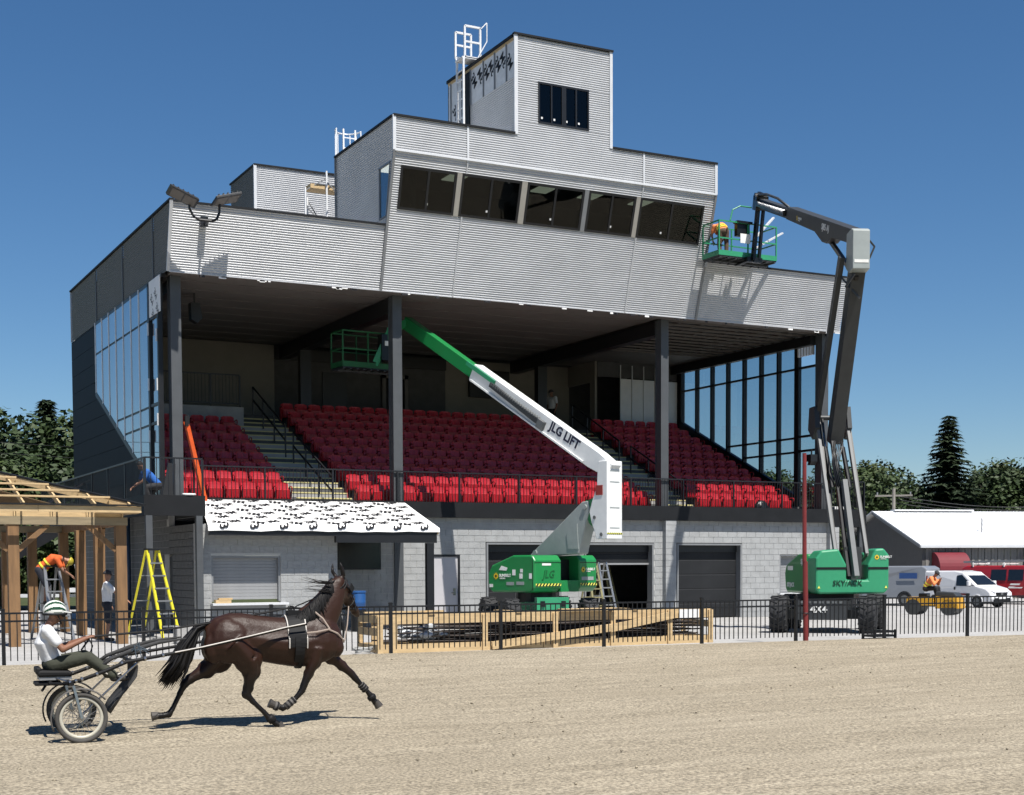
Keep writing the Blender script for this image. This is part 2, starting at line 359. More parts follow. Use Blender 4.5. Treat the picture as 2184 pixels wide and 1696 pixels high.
# wall screen and recess
b = MB(); b.box(15.17,16.57,-.16,-.07,1.74,2.64); t = b.build('wall_screen', m_black, G); MB().box(15.2,16.54,-.166,-.16,1.78,2.61).build('display', mat('dark_screen', (.004,.004,.005), .25), t)
MB().box(15.7,16.0,-.07,.0,2.0,2.4).build('screen_bracket', m_black, G)
# ---- deck beam, slabs, landings
b = MB(); b.box(10.85,34.05,-.2,.0,3.35,3.83); b.build('deck_beam', m_char, G)
b = MB(); b.box(10.2,33.9,.0,.3,3.4,3.6); b.build('deck_slab', m_conc, G)
# left landing
b = MB(); b.box(8.74,10.37,-3.02,-2.92,3.2,3.74); b.box(8.74,8.84,-2.92,13.2,3.2,3.74); b.box(10.27,10.37,-2.92,-.2,3.2,3.74); b.build('landing_beam', m_char, G)
b = MB(); b.box(8.84,10.03,-2.92,13.2,3.5,3.58); b.box(10.03,10.27,-2.92,-.05,3.5,3.58); b.build('landing_deck', m_conc, G)
for x, y in ((8.86,-2.97),(10.19,-3.0)):
    b = MB(); b.box(x-.085, x+.085, y-.085, y+.085, 0, 3.2); b.box(x-.15,x+.15,y-.15,y+.15,0,.02); b.build('landing_post', m_colm, G)
# right landing
b = MB(); b.box(34.05,35.68,-.2,-.08,3.2,3.8); b.box(35.58,35.68,-.08,4,3.2,3.8); b.box(34.1,35.58,-.08,4,3.5,3.6); b.build('landing_beam', m_char, G)
MB().box(35.45,35.6,-.1,.05,0,3.2).build('landing_post', m_colm, G)
# ---- front columns (H sections)
for x in (10.42,17.22,26.98,33.85):
    b = MB(); b.box(x-.15,x+.15,-.04,-.015,0 if x in (17.22,) else 3.4,10.1); b.box(x-.15,x+.15,.3,.325,3.4,10.1); b.box(x-.012,x+.012,-.015,.3,3.4,10.1); b.box(x-.13,x-.11,-.0,.29,3.4,10.1)
    if x == 17.22: b.box(x-.15,x+.15,-.015,.012,0,3.4)
    b.build('column', m_colm, G)
for x in (17.3,27.0):
    b = MB(); b.box(x-.19,x+.19,.33,11.0,9.62,10.08); b.build('ceiling_beam', m_black, G)
for x in (10.5,33.6): MB().box(x-.12,x+.12,.33,11.0,9.75,10.08).build('ceiling_beam', m_black, G)
for x in (17.3,27.0): MB().box(x-.2,x+.2,8.6,8.9,7.2,9.62).build('column', m_black, G)
# ---- soffit: long panels, open framing in the right bay
for k in range(19):
    y0 = -.55+k*.6
    MB().box(10.2,26.75,y0,y0+.585,10.11+.01*(k%2),10.16).build('soffit_panel', m_soff, G)
for k in range(5): MB().box(27.2,33.8,6.65+k*.9,6.65+k*.9+.885,10.11,10.16).build('soffit_panel', m_soff, G)
MB().box(10.2,33.8,-.5,13.3,10.75,10.8).build('roof_deck', m_dkwall, G)
for k in range(7): MB().box(27.2+k*.95,27.26+k*.95,-.4,6.6,10.2,10.28).build('furring_bar', m_soff, G)
for k in range(12): MB().box(27.2,33.7,-.3+k*.6,-.25+k*.6,10.12,10.18).build('furring_bar', m_soff, G)
# ---- seating terraces and aisles
AIS = [(14.32,16.12),(27.36,28.9)]
for r_ in range(10):
    y0, z = .3+.8*r_, 3.6+.36*r_
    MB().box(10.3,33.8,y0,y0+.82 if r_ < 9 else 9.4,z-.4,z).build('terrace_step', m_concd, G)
    for a, c in AIS:
        for q, (yy, zz) in enumerate(((y0-.4+.8, z+.18), (y0, z))):
            if q == 0 and r_ < 9:
                MB().box(a,c,yy,yy+.4,z-.1,zz).build('stair_tread', m_conc, G)
            MB().box(a,c,yy-.012,yy+.05,zz-.035,zz+.004).build('stair_nosing', m_yel, G)
MB().box(10.3,33.8,8.4,11.2,6.9,7.2).build('concourse_slab', m_concd, G)
# left raised platform with block curb
MB().box(10.3,14.6,7.35,11.2,6.3,7.32).build('viewing_platform', m_block, G)
# ---- rear walls
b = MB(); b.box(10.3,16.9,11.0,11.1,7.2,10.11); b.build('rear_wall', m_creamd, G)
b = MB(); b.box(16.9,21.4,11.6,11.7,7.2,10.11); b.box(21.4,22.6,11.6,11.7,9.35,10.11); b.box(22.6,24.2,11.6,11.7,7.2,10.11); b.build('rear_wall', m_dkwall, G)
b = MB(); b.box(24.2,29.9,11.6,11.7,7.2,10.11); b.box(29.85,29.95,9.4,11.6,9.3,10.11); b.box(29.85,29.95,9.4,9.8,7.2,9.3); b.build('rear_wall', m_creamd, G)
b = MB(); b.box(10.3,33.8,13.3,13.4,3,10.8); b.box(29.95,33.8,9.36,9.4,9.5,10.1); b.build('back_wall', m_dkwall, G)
MB().box(16.9,24.2,11.5,11.6,9.65,10.11).build('bulkhead', m_black, G)
MB().box(25.2,27.0,11.42,11.55,8.65,9.75).build('wall_screen', m_black, G)
MB().box(19.0,20.0,11.55,11.6,7.2,9.3).build('door', m_black, G)
b = MB(); b.box(21.45,21.6,11.5,11.62,7.2,9.35); b.box(22.4,22.55,11.5,11.62,7.2,9.35); b.box(21.45,22.55,11.5,11.62,9.2,9.35); b.build('door_frame', m_soff, G)
MB().box(10.35,11.6,10.4,10.5,7.32,10.1).build('rear_wall', m_cream, G)
for i in range(5):
    MB().box(31.0+i*.56,31.0+i*.56+.53,9.3,9.34,7.0,9.45).build('partition_panel', m_white, G)
    MB().box(31.0+i*.56-.02,31.0+i*.56+.01,9.27,9.31,7.0,10.0).build('stud', m_trim, G)
# loudspeakers under the soffit
b = MB(); b.prism([(11.45,2.2,9.8),(11.73,2.2,9.8),(11.8,2.2,9.35),(11.65,2.2,9.2),(11.47,2.2,9.3)], (0,.3,0)); b.bar((11.6,2.35,9.75),(11.6,2.35,10.1),.04); b.build('loudspeaker', m_black, label='black loudspeaker hanging under the left end of the soffit', cat='loudspeaker')
# ---- glazed end walls
MY = [9.1,8.03,6.96,5.89,4.82,3.75,2.68,1.62]
def dz(y): return 4.56+.452*(y-1.99)
def endwall(x, side, name):
    E = thing(name, 'x', 'x') if 0 else None
    root = MB().box(x-.06,x+.06,1.5,1.7,3.8,10.1).build('end_wall_frame', m_black, G)
    out = -1 if side == 'L' else 1
    for y in MY[:-1]:
        MB().box(x-(.05 if side == 'L' else .08),x+.09,y-.05,y+.05,dz(y)-.05,10.1).build('mullion', m_black, root)
        if side == 'L': MB().box(x-.088,x-.07,y-.03,y+.03,dz(y),10.12).build('mullion_cap', m_white, root)
    b = MB(); b.bar((x,9.2,dz(9.2)-.06),(x,1.6,dz(1.6)-.06),.16,.16); b.box(x-.07,x+.07,-.1,9.2,10.02,10.12); b.build('sloping_sill', m_black, root)
    for i in range(7):
        y1, y0 = MY[i]-.05, MY[i+1]+.05; lev = [z for z in (6.0,6.52,9.05) if z > dz(y1)+.12]
        for z in lev: MB().box(x-.05,x+.05,y0,y1,z-.035,z+.035).build('transom', m_black, root)
        cuts = [None]+lev+[10.02]
        for q in range(len(cuts)-1):
            zb = cuts[q]; zt = cuts[q+1]-(.035 if q < len(cuts)-2 else 0)
            xp = x-.07 if side == 'L' else x-.012; e_ = .05 if side == 'L' else 0
            if zb is None: poly = [(xp,y0-e_,dz(y0)),(xp,y1+e_,dz(y1)),(xp,y1+e_,zt),(xp,y0-e_,zt)]
            else: poly = [(xp,y0-e_,zb+.035),(xp,y1+e_,zb+.035),(xp,y1+e_,zt),(xp,y0-e_,zt)]
            if side == 'L' and zb is None: pass
            MB().prism(poly, (.018,0,0)).build('pane', m_glassL if side == 'L' else m_glass, root)
    # narrow bay beside the front column
    for y in (1.5,.42): MB().box(x-.07,x+.07,y-.06,y+.06,3.8,10.1).build('mullion', m_black, root)
    for z in (3.9,6.02,6.55,9.06): MB().box(x-.05,x+.05,.48,1.44,z-.04,z+.04).build('transom', m_black, root)
    for z0, z1 in ((3.94,5.98),(6.06,6.51),(6.59,9.02)): MB().box(x-.012,x+.012,.48,1.44,z0,z1).build('pane', m_glassL if side == 'L' else m_glass, root)
    return root
eL = endwall(10.07, 'L', 'a'); eR = endwall(33.9, 'R', 'b')
for y, z in ((.46,8.3),(.46,6.9),(1.46,8.6),(1.46,7.0),(.46,5.9),(1.46,5.5)): MB().box(9.96,9.99,y-.04,y+.04,z,z+.35).build('mullion_cap', m_trim, eL)
b = MB(); b.box(9.98,10.0,.0,1.28,9.08,10.1); mw = b.build('membrane_patch', m_memb, eL)
for y, z in ((1.0,9.75),(.55,9.85),(.85,9.3),(.35,9.4)): text('3M', .3, m_ink, mw, (9.978,y,z), (0,-.7,-.7), (0,.7,-.7), name='print', ext=.002)
for i in range(6): MB().box(33.75,33.85,.55+i*.16,.55+i*.16+.06,9.45,10.2).build('wall_stud', m_trim, eR)
# dark cladding under the glass and at the back of the left wall
z = 3.84; i = 0
while z < 10.08:
    zt = min(z+.62, 10.09)
    if z < 7.7:
        yb = max(1.6, 1.99+(z-4.7)/.452); 
        ya = max(1.6, 1.99+(zt-4.7)/.452)
        poly = [(10.04,ya,zt-.008),(10.04,yb,z+.004),(10.04,13.6,z+.004),(10.04,13.6,zt-.008)]
        MB().prism(poly, (.08,0,0)).build('cladding_panel', m_navy, G)
    else: MB().prism([(10.04,9.2,zt-.008),(10.04,9.2,z+.004),(10.04,13.6,z+.004),(10.04,13.6,zt-.008)], (.08,0,0)).build('cladding_panel', m_navy, G)
    z = zt
z = 3.6
MB().prism([(33.84,1.5,3.6),(33.84,9.3,3.6),(33.84,9.3,7.75),(33.84,1.5,4.25)], (.12,0,0)).build('cladding_panel', m_black, G)
b = MB(); b.box(33.85,34.0,9.2,13.5,3,10.1); b.box(34.0,34.1,-.2,13.5,3.4,3.8); b.build('side_wall', m_char, G)
# ---- fascias
def corrpanel(L0, L1, R0, R1, n, name='fascia_panel', amp=.013, m_=m_corr):
    b = MB(); b.corr(L0, L1, R0, R1, n, amp=amp); o = b.build(name, m_, G); return o
def strip(p, q, w=.06, h=.03, m_=m_trim, name='corner_trim', upv=(0,-1,0)): return MB().bar(p, q, w, h, upv).build(name, m_, G)
nl = V((0,-.963,-.268)); 
corrpanel((10.10,-.65,10.1),(10.10,-1.15,11.88),(16.42,-.65,10.1),(16.42,-1.15,11.88), nl)
corrpanel((27.8,-.65,10.1),(27.8,-1.15,11.88),(33.97,-.65,10.1),(33.97,-1.15,11.88), nl)
# left side fascia in four sheets
ys = [(-.9,1.0),(1.0,5.0),(5.0,9.1),(9.1,13.6)]
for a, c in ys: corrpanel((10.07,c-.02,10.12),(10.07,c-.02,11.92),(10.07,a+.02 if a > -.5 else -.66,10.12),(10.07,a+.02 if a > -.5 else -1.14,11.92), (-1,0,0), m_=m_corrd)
for y in (1.0,5.0,9.1): strip((10.055,y,10.1),(10.055,y,11.93),.05,.03,m_corrd,'seam_trim',(-1,0,0))
strip((10.06,-.66,10.08),(10.06,-1.17,11.93),.09,.05,m_corr); strip((10.05,13.6,10.1),(10.05,13.6,11.93),.05,.05,m_corr)
for q in ((10.0,10.12,-1.2,13.62,11.92,11.97),(10.12,16.44,-1.2,-1.08,11.885,11.94),(27.8,34.02,-1.2,-1.08,11.885,11.94)): MB().box(*q).build('coping', m_char, G)
b = MB(); b.box(10.1,34,-.675,-.61,10.065,10.098); b.build('drip_edge', m_corr, G)
rr = random.Random(11)
for k in range(46):
    x = rr.uniform(10.6,33.8); MB().box(x,x+rr.uniform(.06,.22),-.69,-.66,10.01+rr.uniform(-.02,.02),10.05).build('membrane_tail', m_ink if k % 2 else m_memb, G)
b = MB(); b.box(10.2,33.9,-.6,-.05,10.1,10.115); b.build('soffit_edge', m_soff, G)
b = MB(); b.box(10.2,33.9,-.9,13.5,11.55,11.65); b.build('roof', m_shut, G); 
b = MB(); b.box(33.95,34.0,-.66,13.5,10.1,11.9); b.box(10.1,34.0,13.5,13.6,3,11.9); b.build('side_wall', m_corr, G)
# ---- announcer booth
def LY(z): return -.65-(z-10.08)*(1.15/3.84)
nb = V((0,-.958,-.287))
def lp(x, z, o=0.): return V((x, LY(z), z))+nb*o
WIN = [(16.69,18.5),(18.68,20.68),(20.89,22.9),(23.07,24.8),(24.97,27.42)]
zb, zt = 12.36, 13.55
for a, c in ((16.44,18.8),(18.8,25.0),(25.0,27.79)):
    corrpanel(lp(a+.02,10.08), lp(a+.02,zb), lp(c-.02,10.08), lp(c-.02,zb), nb, 'booth_panel')
    corrpanel(lp(a+.02,zt), lp(a+.02,13.92), lp(c-.02,zt), lp(c-.02,13.92), nb, 'booth_panel')
    corrpanel((a+.02,-1.8,13.95),(a+.02,-1.8,14.9),(c-.02,-1.8,13.95),(c-.02,-1.8,14.9), (0,-1,0), 'booth_panel')
corrpanel(lp(16.46,zb), lp(16.46,zt), lp(16.69,zb), lp(16.69,zt), nb, 'booth_panel'); corrpanel(lp(27.42,zb), lp(27.42,zt), lp(27.77,zb), lp(27.77,zt), nb, 'booth_panel')
for x in (18.8,25.0):
    strip(lp(x,10.08,.015), lp(x,zb,.015), .05,.03,m_corr,'seam_trim'); strip(lp(x,zt,.015), lp(x,13.92,.015), .05,.03,m_corr,'seam_trim'); strip((x,-1.82,13.95),(x,-1.82,14.9),.06,.03,m_trim,'seam_trim')
strip((16.44,-1.82,13.93),(27.8,-1.82,13.93),.05,.05,m_trim,'drip_trim')
strip((16.43,-1.815,13.93),(16.43,-1.815,14.93),.1,.05); strip((27.79,-1.815,13.93),(27.79,-1.815,14.93),.1,.05)
strip(lp(16.43,10.06,.01), lp(16.43,13.92,.01), .08,.05,m_trimg); strip(lp(27.8,10.06,.01), lp(27.8,13.92,.01), .08,.05,m_trimg)
for i, (a, c) in enumerate(WIN):
    b = MB()
    for (x0, z0, x1, z1) in ((a,zb,a+.07,zt),(c-.07,zb,c,zt),(a+.07,zb,c-.07,zb+.07),(a+.07,zt-.07,c-.07,zt),((a+c)/2-.035,zb+.07,(a+c)/2+.035,zt-.07)):
        b.prism([lp(x0,z0,-.02),lp(x1,z0,-.02),lp(x1,z1,-.02),lp(x0,z1,-.02)], nb*.05)
    w = b.build('window', m_black, G)
    for x0, x1 in ((a+.07,(a+c)/2-.035),((a+c)/2+.035,c-.07)): MB().prism([lp(x0,zb+.07),lp(x1,zb+.07),lp(x1,zt-.07),lp(x0,zt-.07)], nb*.008).build('pane', m_glassd, w)
    MB().prism([lp(a+.9,zb+.2,.012),lp(a+.96,zb+.2,.012),lp(a+.96,zb+.26,.012),lp(a+.9,zb+.26,.012)], nb*.002).build('sticker', m_white, w)
    if i < 4:
        nx = WIN[i+1][0]; MB().prism([lp(c+.01,zb),lp(nx-.01,zb),lp(nx-.01,zt),lp(c+.01,zt)], nb*.03).build('window_post', m_cream if i in (0,1,3) else m_trimg, G)
# booth sides, with the slim corner window on the left one
for x, n_ in ((16.44,-1),(27.79,1)):
    nn = (n_,0,0); s_ = .0
    if n_ < 0:
        corrpanel((x,3.0,11.7),(x,3.0,12.15),(x,LY(11.7)+.03,11.7),(x,LY(12.15)+.03,12.15), nn, 'booth_panel')
        corrpanel((x,3.0,12.15),(x,3.0,13.68),(x,-.6,12.15),(x,-.6,13.68), nn, 'booth_panel')
        corrpanel((x,-1.16,12.15),(x,-1.5,13.68),(x,LY(12.15)+.03,12.15),(x,LY(13.68)+.03,13.68), nn, 'booth_panel')
        corrpanel((x,3.0,13.68),(x,3.0,14.9),(x,-1.78,13.68),(x,-1.78,14.9), nn, 'booth_panel')
        b = MB(); 
        for p, q in (((x,-.62,12.17),(x,-1.14,12.17)),((x,-.62,13.66),(x,-1.47,13.66)),((x,-.64,12.17),(x,-.64,13.66)),((x,-1.15,12.17),(x,-1.48,13.66))): b.bar(p, q, .05, .05, (-1,0,0))
        w = b.build('window', m_trimg, G); MB().prism([(x,-.64,12.17),(x,-1.15,12.17),(x,-1.48,13.66),(x,-.64,13.66)], (.01,0,0)).build('pane', m_glass, w)
    else: corrpanel((x,3.0,11.7),(x,3.0,14.9),(x,-1.3,11.7),(x,-1.78,14.9), nn, 'booth_panel')
strip((16.42,3.02,11.6),(16.42,3.02,14.93),.06,.06,m_trimg)
for q in ((16.4,20.38,-1.86,-1.7,14.9,14.96),(23.84,27.84,-1.86,-1.7,14.9,14.96),(16.38,16.5,-1.7,3.06,14.9,14.96),(27.74,27.84,-1.7,3.06,14.9,14.96)): MB().box(*q).build('coping', m_char, G)
b = MB(); b.box(16.5,27.7,-1.6,3.0,14.7,14.8); b.box(16.5,27.75,3.0,3.06,11.6,14.9); b.build('booth_shell', m_corr, G)
b = MB(); b.box(16.5,27.7,-1.0,2.9,11.9,12.0); b.box(16.5,27.7,2.85,2.95,12.0,14.3); b.box(16.48,16.52,-.55,2.9,12,14.2); b.build('booth_room', mat('booth_inside', (.13,.135,.12), .9), G)
MB().box(16.5,27.7,-1.6,2.9,14.2,14.25).build('booth_ceiling', m_soff, G)
m_lamp = bpy.data.materials.new('ceiling_light_panel'); m_lamp.use_nodes = True
_p = m_lamp.node_tree.nodes['Principled BSDF']; _p.inputs['Emission Color'].default_value = (1,.9,.72,1); _p.inputs['Emission Strength'].default_value = .9; _p.inputs['Base Color'].default_value = (.8,.78,.7,1)
for x in (17.0,19.4,22.6,24.4,26.4): MB().box(x,x+.6,.3,1.4,14.17,14.2).build('ceiling_light', m_lamp, G)
for x in (18.3,22.4,26.7): MB().box(x,x+.12,1.2,1.35,12.0,14.2).build('booth_post', m_trimg, G)
b = MB(); b.ball((19.5,-.9,12.15),(.7,.15,.16)); b.build('tarp', mat('blue_tarp', (.05,.16,.42), .6), label='folded blue tarp behind the second booth window from the left', cat='tarp')
# ---- rooftop tower
X0, X1, ZB, ZT = 20.4, 23.8, 14.9, 17.86
wa, wc, w0, w1 = 21.19, 22.98, 15.33, 16.58
nf = (0,-1,0)
for q in (((X0+.08,ZB),(X1-.06,w0)),((X0+.08,w1),(X1-.06,ZT)),((X0+.08,w0),(wa,w1)),((wc,w0),(X1-.06,w1))):
    (a, z0), (c, z1) = q; corrpanel((a,-1.8,z0),(a,-1.8,z1),(c,-1.8,z0),(c,-1.8,z1), nf, 'tower_panel')
b = MB(); b.box(wa,wc,-1.83,-1.76,w0,w0+.06); b.box(wa,wc,-1.83,-1.76,w1-.06,w1)
for f_ in (0,.25,.47,.5,.53,.75,1): b.box(wa+(wc-wa-.05)*f_,wa+(wc-wa-.05)*f_+.05,-1.83,-1.76,w0+.06,w1-.06)
w = b.build('window', m_black, G)
for k in range(4): a = wa+.06+k*.435; MB().box(a,a+.37,-1.80,-1.79,w0+.06,w1-.06).build('pane', m_glassd, w); MB().box(a+.04,a+.1,-1.806,-1.802,w0+.15,w0+.21).build('sticker', m_white, w)
corrpanel((X0,1.3,ZB),(X0,1.3,16.62),(X0,-1.78,ZB),(X0,-1.78,16.62), (-1,0,0), 'tower_panel')
b = MB(); b.box(X0,X0+.05,-1.75,2.95,16.62,17.8); b.box(X0,X0+.05,1.3,2.95,14.9,16.62); mt = b.build('membrane_wall', mat('grey_membrane', (.66,.67,.68), .6, var=.1, sc=6, bump=.3, bsc=10, k=.95), G)
for y in (-1.26,-.46,.33,1.25,1.9,2.75): MB().box(X0-.03,X0-.004,y-.03,y+.03,16.62 if y < 1.3 else 14.9,17.74).build('batten', m_trimg, mt)
MB().box(X0-.035,X0-.004,1.3,1.75,14.9,17.7).build('dark_panel', m_char, mt)
MB().box(X0-.02,X0+.0,-1.76,2.95,17.72,17.8).build('top_plate', m_wood, mt)
for y, z, fl in ((-1.42,17.45,0),(-.62,17.62,0),(-.86,16.95,1),(.18,17.62,0),(-.06,16.95,1),(1.05,17.62,0),(.72,16.95,1),(2.45,17.0,0),(2.1,16.4,0),(2.3,15.6,1)):
    text('3M', .40, m_ink, mt, (X0-.006,y,z) if not fl else (X0-.006,y-.2,z+.1), (0,-.55,-.83) if not fl else (0,.55,.83), (0,.83,-.55) if not fl else (0,-.83,.55), name='print', ext=.002, bold=.02)
strip((X0+.02,-1.815,14.9),(X0+.02,-1.815,17.86),.12,.05); strip((X1-.02,-1.815,14.9),(X1-.02,-1.815,17.86),.1,.05)
b = MB(); b.box(X0-.05,X1+.05,-1.87,-1.72,17.86,17.92); b.box(X0-.05,X0+.08,-1.72,3.02,17.8,17.9); b.box(X0,X1,-1.7,3,17.75,17.8); b.box(X1-.05,X1,-1.75,3,14.9,17.8); b.box(X0,X1,2.95,3.0,14.9,17.8); b.build('tower_shell', m_char, G)
# white roof ladder with guard frame beside the tower
m_galv = mat('galvanised', (.70,.71,.72), .45, .1, var=.06, k=1.0)
L_ = thing('roof_ladder', 'white metal roof ladder with square guard frame beside the tower', 'ladder', (20.1,1.42,14.9))
for y in (1.66,1.18): MB().bar((20.1,y,14.85),(20.1,y,18.05),.06).build('rail', m_galv, L_)
for k in range(10): MB().bar((20.1,1.18,15.0+k*.3),(20.1,1.66,15.0+k*.3),.03).build('rung', m_galv, L_)
for y, x0, x1, z0, z1 in ((1.66,20.05,20.6,18.2,19.0),(1.18,20.15,20.7,18.1,19.07)):
    b = MB(); pts = [(x0,y,z0),(x0,y,z1),(x1,y,z1),(x1,y,z0)]
    for p, q in zip(pts, pts[1:]+pts[:1]): b.bar(p, q, .06, .06, (0,1,0))
    b.bar((x0,y,(z0+z1)/2),(x1,y,(z0+z1)/2), .055, .05, (0,1,0)); b.bar((x0,y,z0),(20.1,y,z0-.14),.05); b.build('guard_frame', m_galv, L_)
b = MB(); pts = [(20.6,1.15,18.12),(20.9,1.1,18.66),(20.9,1.1,19.25),(20.72,1.15,19.05)]
for p, q in zip(pts, pts[1:]): b.bar(p, q, .03)
b.build('gate_bar', m_galv, L_); MB().box(20.05,20.7,1.15,1.7,18.05,18.1).build('step_platform', m_galv, L_)
L2 = thing('caged_ladder', 'hooped safety cage at the top of the ladder behind the booth', 'ladder', (17.0,3.4,12))
for x in (16.75,17.15): MB().bar((x,3.15,11.7),(x,3.15,15.9),.05).build('rail', m_galv, L2)
for k in range(12): MB().bar((16.75,3.15,12+k*.33),(17.15,3.15,12+k*.33),.03).build('rung', m_galv, L2)
for z in (13.4,14.2,15.0,15.9): MB().tube([(16.95+.42*math.cos(a),3.2+.5*math.sin(a),z) for a in [math.pi*i/10 for i in range(11)]], .022, 6).build('hoop', m_galv, L2)
for i in range(7): a = math.pi*i/6; MB().bar((16.95+.42*math.cos(a),3.2+.5*math.sin(a),13.3),(16.95+.42*math.cos(a),3.2+.5*math.sin(a),15.9),.03,.015).build('cage_strap', m_galv, L2)
# ---- penthouse box on the roof
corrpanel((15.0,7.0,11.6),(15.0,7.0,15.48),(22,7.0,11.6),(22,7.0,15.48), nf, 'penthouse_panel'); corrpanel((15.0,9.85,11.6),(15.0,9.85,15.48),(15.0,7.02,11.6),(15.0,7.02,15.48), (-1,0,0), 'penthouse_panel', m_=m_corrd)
b = MB(); b.box(14.96,22,6.95,7.06,15.48,15.54); b.box(14.96,15.06,7.06,9.9,15.48,15.54); b.box(15.06,22,7.06,9.9,15.44,15.5); b.build('coping', m_char, G); strip((15.0,6.98,11.6),(15.0,6.98,15.5),.1,.05)
# scaffold on the roof
S_ = thing('scaffold', 'light tube scaffold with plank on the roof behind the left parapet', 'scaffold', (16,5,11.65))
for x, y, zt_ in ((15.95,4.6,14.3),(16.3,5.4,14.2),(16.62,4.4,14.85),(17.3,4.4,14.85)): MB().bar((x,y,11.65),(x,y,zt_),.05).build('upright', m_galv, S_)
for p, q in (((15.95,4.6,13.7),(17.2,4.6,12.6)),((16.3,5.4,14.1),(17.1,5.4,12.9)),((15.95,4.6,14.2),(16.6,4.4,14.6)),((16.62,4.4,14.5),(17.3,4.4,13.9))): MB().bar(p, q, .03).build('brace', m_trimg, S_)
MB().box(16.1,18.2,4.5,5.1,14.28,14.42).build('plank', m_wood, S_)
# ---- floodlight pair on the left parapet corner
F_ = thing('floodlight', 'twin dark floodlight heads on a curved bracket at the left parapet corner', 'floodlight', (10.95,-1.2,11.5))
MB().box(10.87,11.07,-1.2,-1.08,11.3,11.55).build('mount_plate', m_black, F_)
MB().bar((10.97,-1.2,11.35),(10.97,-1.62,11.35),.06).build('arm', m_black, F_)
MB().tube([(10.43,-1.62,11.82),(10.44,-1.62,11.62),(10.55,-1.62,11.42),(10.7,-1.62,11.35),(11.08,-1.62,11.35),(11.2,-1.62,11.42),(11.27,-1.62,11.6),(11.28,-1.62,11.85)], .035, 8).build('bracket', m_black, F_)
for x, s_ in ((10.2,-1),(11.42,1)):
    c = V((x,-1.72,11.78 if s_ < 0 else 11.84)); ax = V((.36,0,-.13*s_)) if s_ < 0 else V((.36,0,.10)); ay = V((0,.28,-.055)); az = ax.cross(ay).normalized()*.035
    if s_ < 0: ax = V((.38,0,-.15))
    hd = MB().obox(c+V((0,-.1,.1)), ax, ay, az).build('lamp_head', m_black, F_, bev=.01)
    for q in (-.5,.5): MB().obox(c+V((0,-.1,.1))+ax*q*.9-(az if az.z > 0 else -az).normalized()*.037, ax*.4, ay*.8, az*.06).build('lens', m_soff, hd)
    for q in range(5): MB().obox(c+V((0,-.1,.1))+ax*(q*.35-.7)+(az if az.z > 0 else -az).normalized()*.06, ax*.04, ay*.9, az*.8).build('cooling_fin', m_black, hd)
# ---- front guard railing
def railing(name, label, p, q, zb, zt, npost, pitch=.11, mid=None, m_=m_black, endposts=True):
    p, q = V(p), V(q); d = q-p; Ln = d.length; rt_ = thing(name, label, 'railing', (p.x, p.y, min(p.z,q.z)+zb))
    def at(t, z): return p+d*t+V((0,0,z))
    MB().bar(at(0,zt), at(1,zt), .05, .04).build('top_rail', m_, rt_); MB().bar(at(0,zb+.12), at(1,zb+.12), .035).build('bottom_rail', m_, rt_)
    for i in range(npost+1): MB().bar(at(i/npost,zb), at(i/npost,zt-.02), .05).build('post', m_, rt_)
    n = int(Ln/pitch); pk = MB().box(-.008,.008,-.008,.008,zb+.12,zt-.02).mesh('picket', m_)
    for i in range(1, n): inst('picket', pk, rt_, at(i/n, 0))
    return rt_
railing('guard_railing', 'long black picket railing along the front edge of the seating deck', (10.85,-.1,0), (34.0,-.1,0), 3.6, 4.75, 11)
railing('guard_railing', 'black railing across the front of the left landing', (8.79,-2.97,0), (10.32,-2.97,0), 3.6, 4.72, 2, .14)
railing('guard_railing', 'black railing running back along the outer edge of the left walkway', (8.79,-2.9,0), (8.79,13.0,0), 3.6, 4.72, 7, .14)
railing('guard_railing', 'black railing on the front of the right landing behind the lift', (34.1,-.12,0), (35.63,-.12,0), 3.7, 4.85, 2, .12)
railing('guard_railing', 'black railing on the far side of the right landing', (35.63,-.08,0), (35.63,4,0), 3.7, 4.85, 2, .12)
railing('guard_railing', 'dark railing on the raised platform behind the left seats', (10.4,7.45,0), (14.5,7.45,0), 7.32, 8.42, 4, .12)
# aisle handrails
def handrail(x, y0, z0, y1, z1, label):
    H = thing('handrail', label, 'handrail', (x,y0,z0-.95))
    for o in (0,-.45): MB().bar((x,y0,z0+o),(x,y1,z1+o),.045).build('rail', m_black, H)
    for t in (0,.33,.67,1): y, z = y0+(y1-y0)*t, z0+(z1-z0)*t; MB().bar((x,y,z-1.0),(x,y,z),.045).build('post', m_black, H)
handrail(15.2,8.2,8.14,4.7,6.45,'upper black stair handrail in the left aisle'); handrail(15.2,3.9,6.2,.3,4.55,'lower black stair handrail in the left aisle')
handrail(28.1,8.2,8.14,4.7,6.45,'upper black stair handrail in the right aisle'); handrail(28.1,3.9,6.2,.3,4.55,'lower black stair handrail in the right aisle')
# ---- shed canopy over the counter, wrapped in printed membrane
K = thing('canopy', 'sloping canopy over the serving counter wrapped in white printed membrane', 'canopy', (13.5,-3.8,0))
b = MB()
P0 = [V((10.3+6.72*i/14, -3.5, 2.93+.012*math.sin(i*2.1))) for i in range(15)]
P1 = [V((10.95+6.4*i/14, -.23, 3.78)) for i in range(15)]
rows = []
rk = random.Random(5)
for j in range(7):
    t = j/6; rows.append([a.lerp(c, t)+V((0,0,rk.uniform(-.008,.008) if 0 < j < 6 else 0)) for a, c in zip(P0, P1)])
rows.insert(0, [p+V((0,-.01,-.13+rk.uniform(-.02,.02))) for p in P0])
vs = [p for r_ in rows for p in r_]; n = 15
b.add(vs, [(j*n+i,j*n+i+1,(j+1)*n+i+1,(j+1)*n+i) for j in range(len(rows)-1) for i in range(n-1)])
cm = b.build('membrane', m_memb, K, smooth=True)
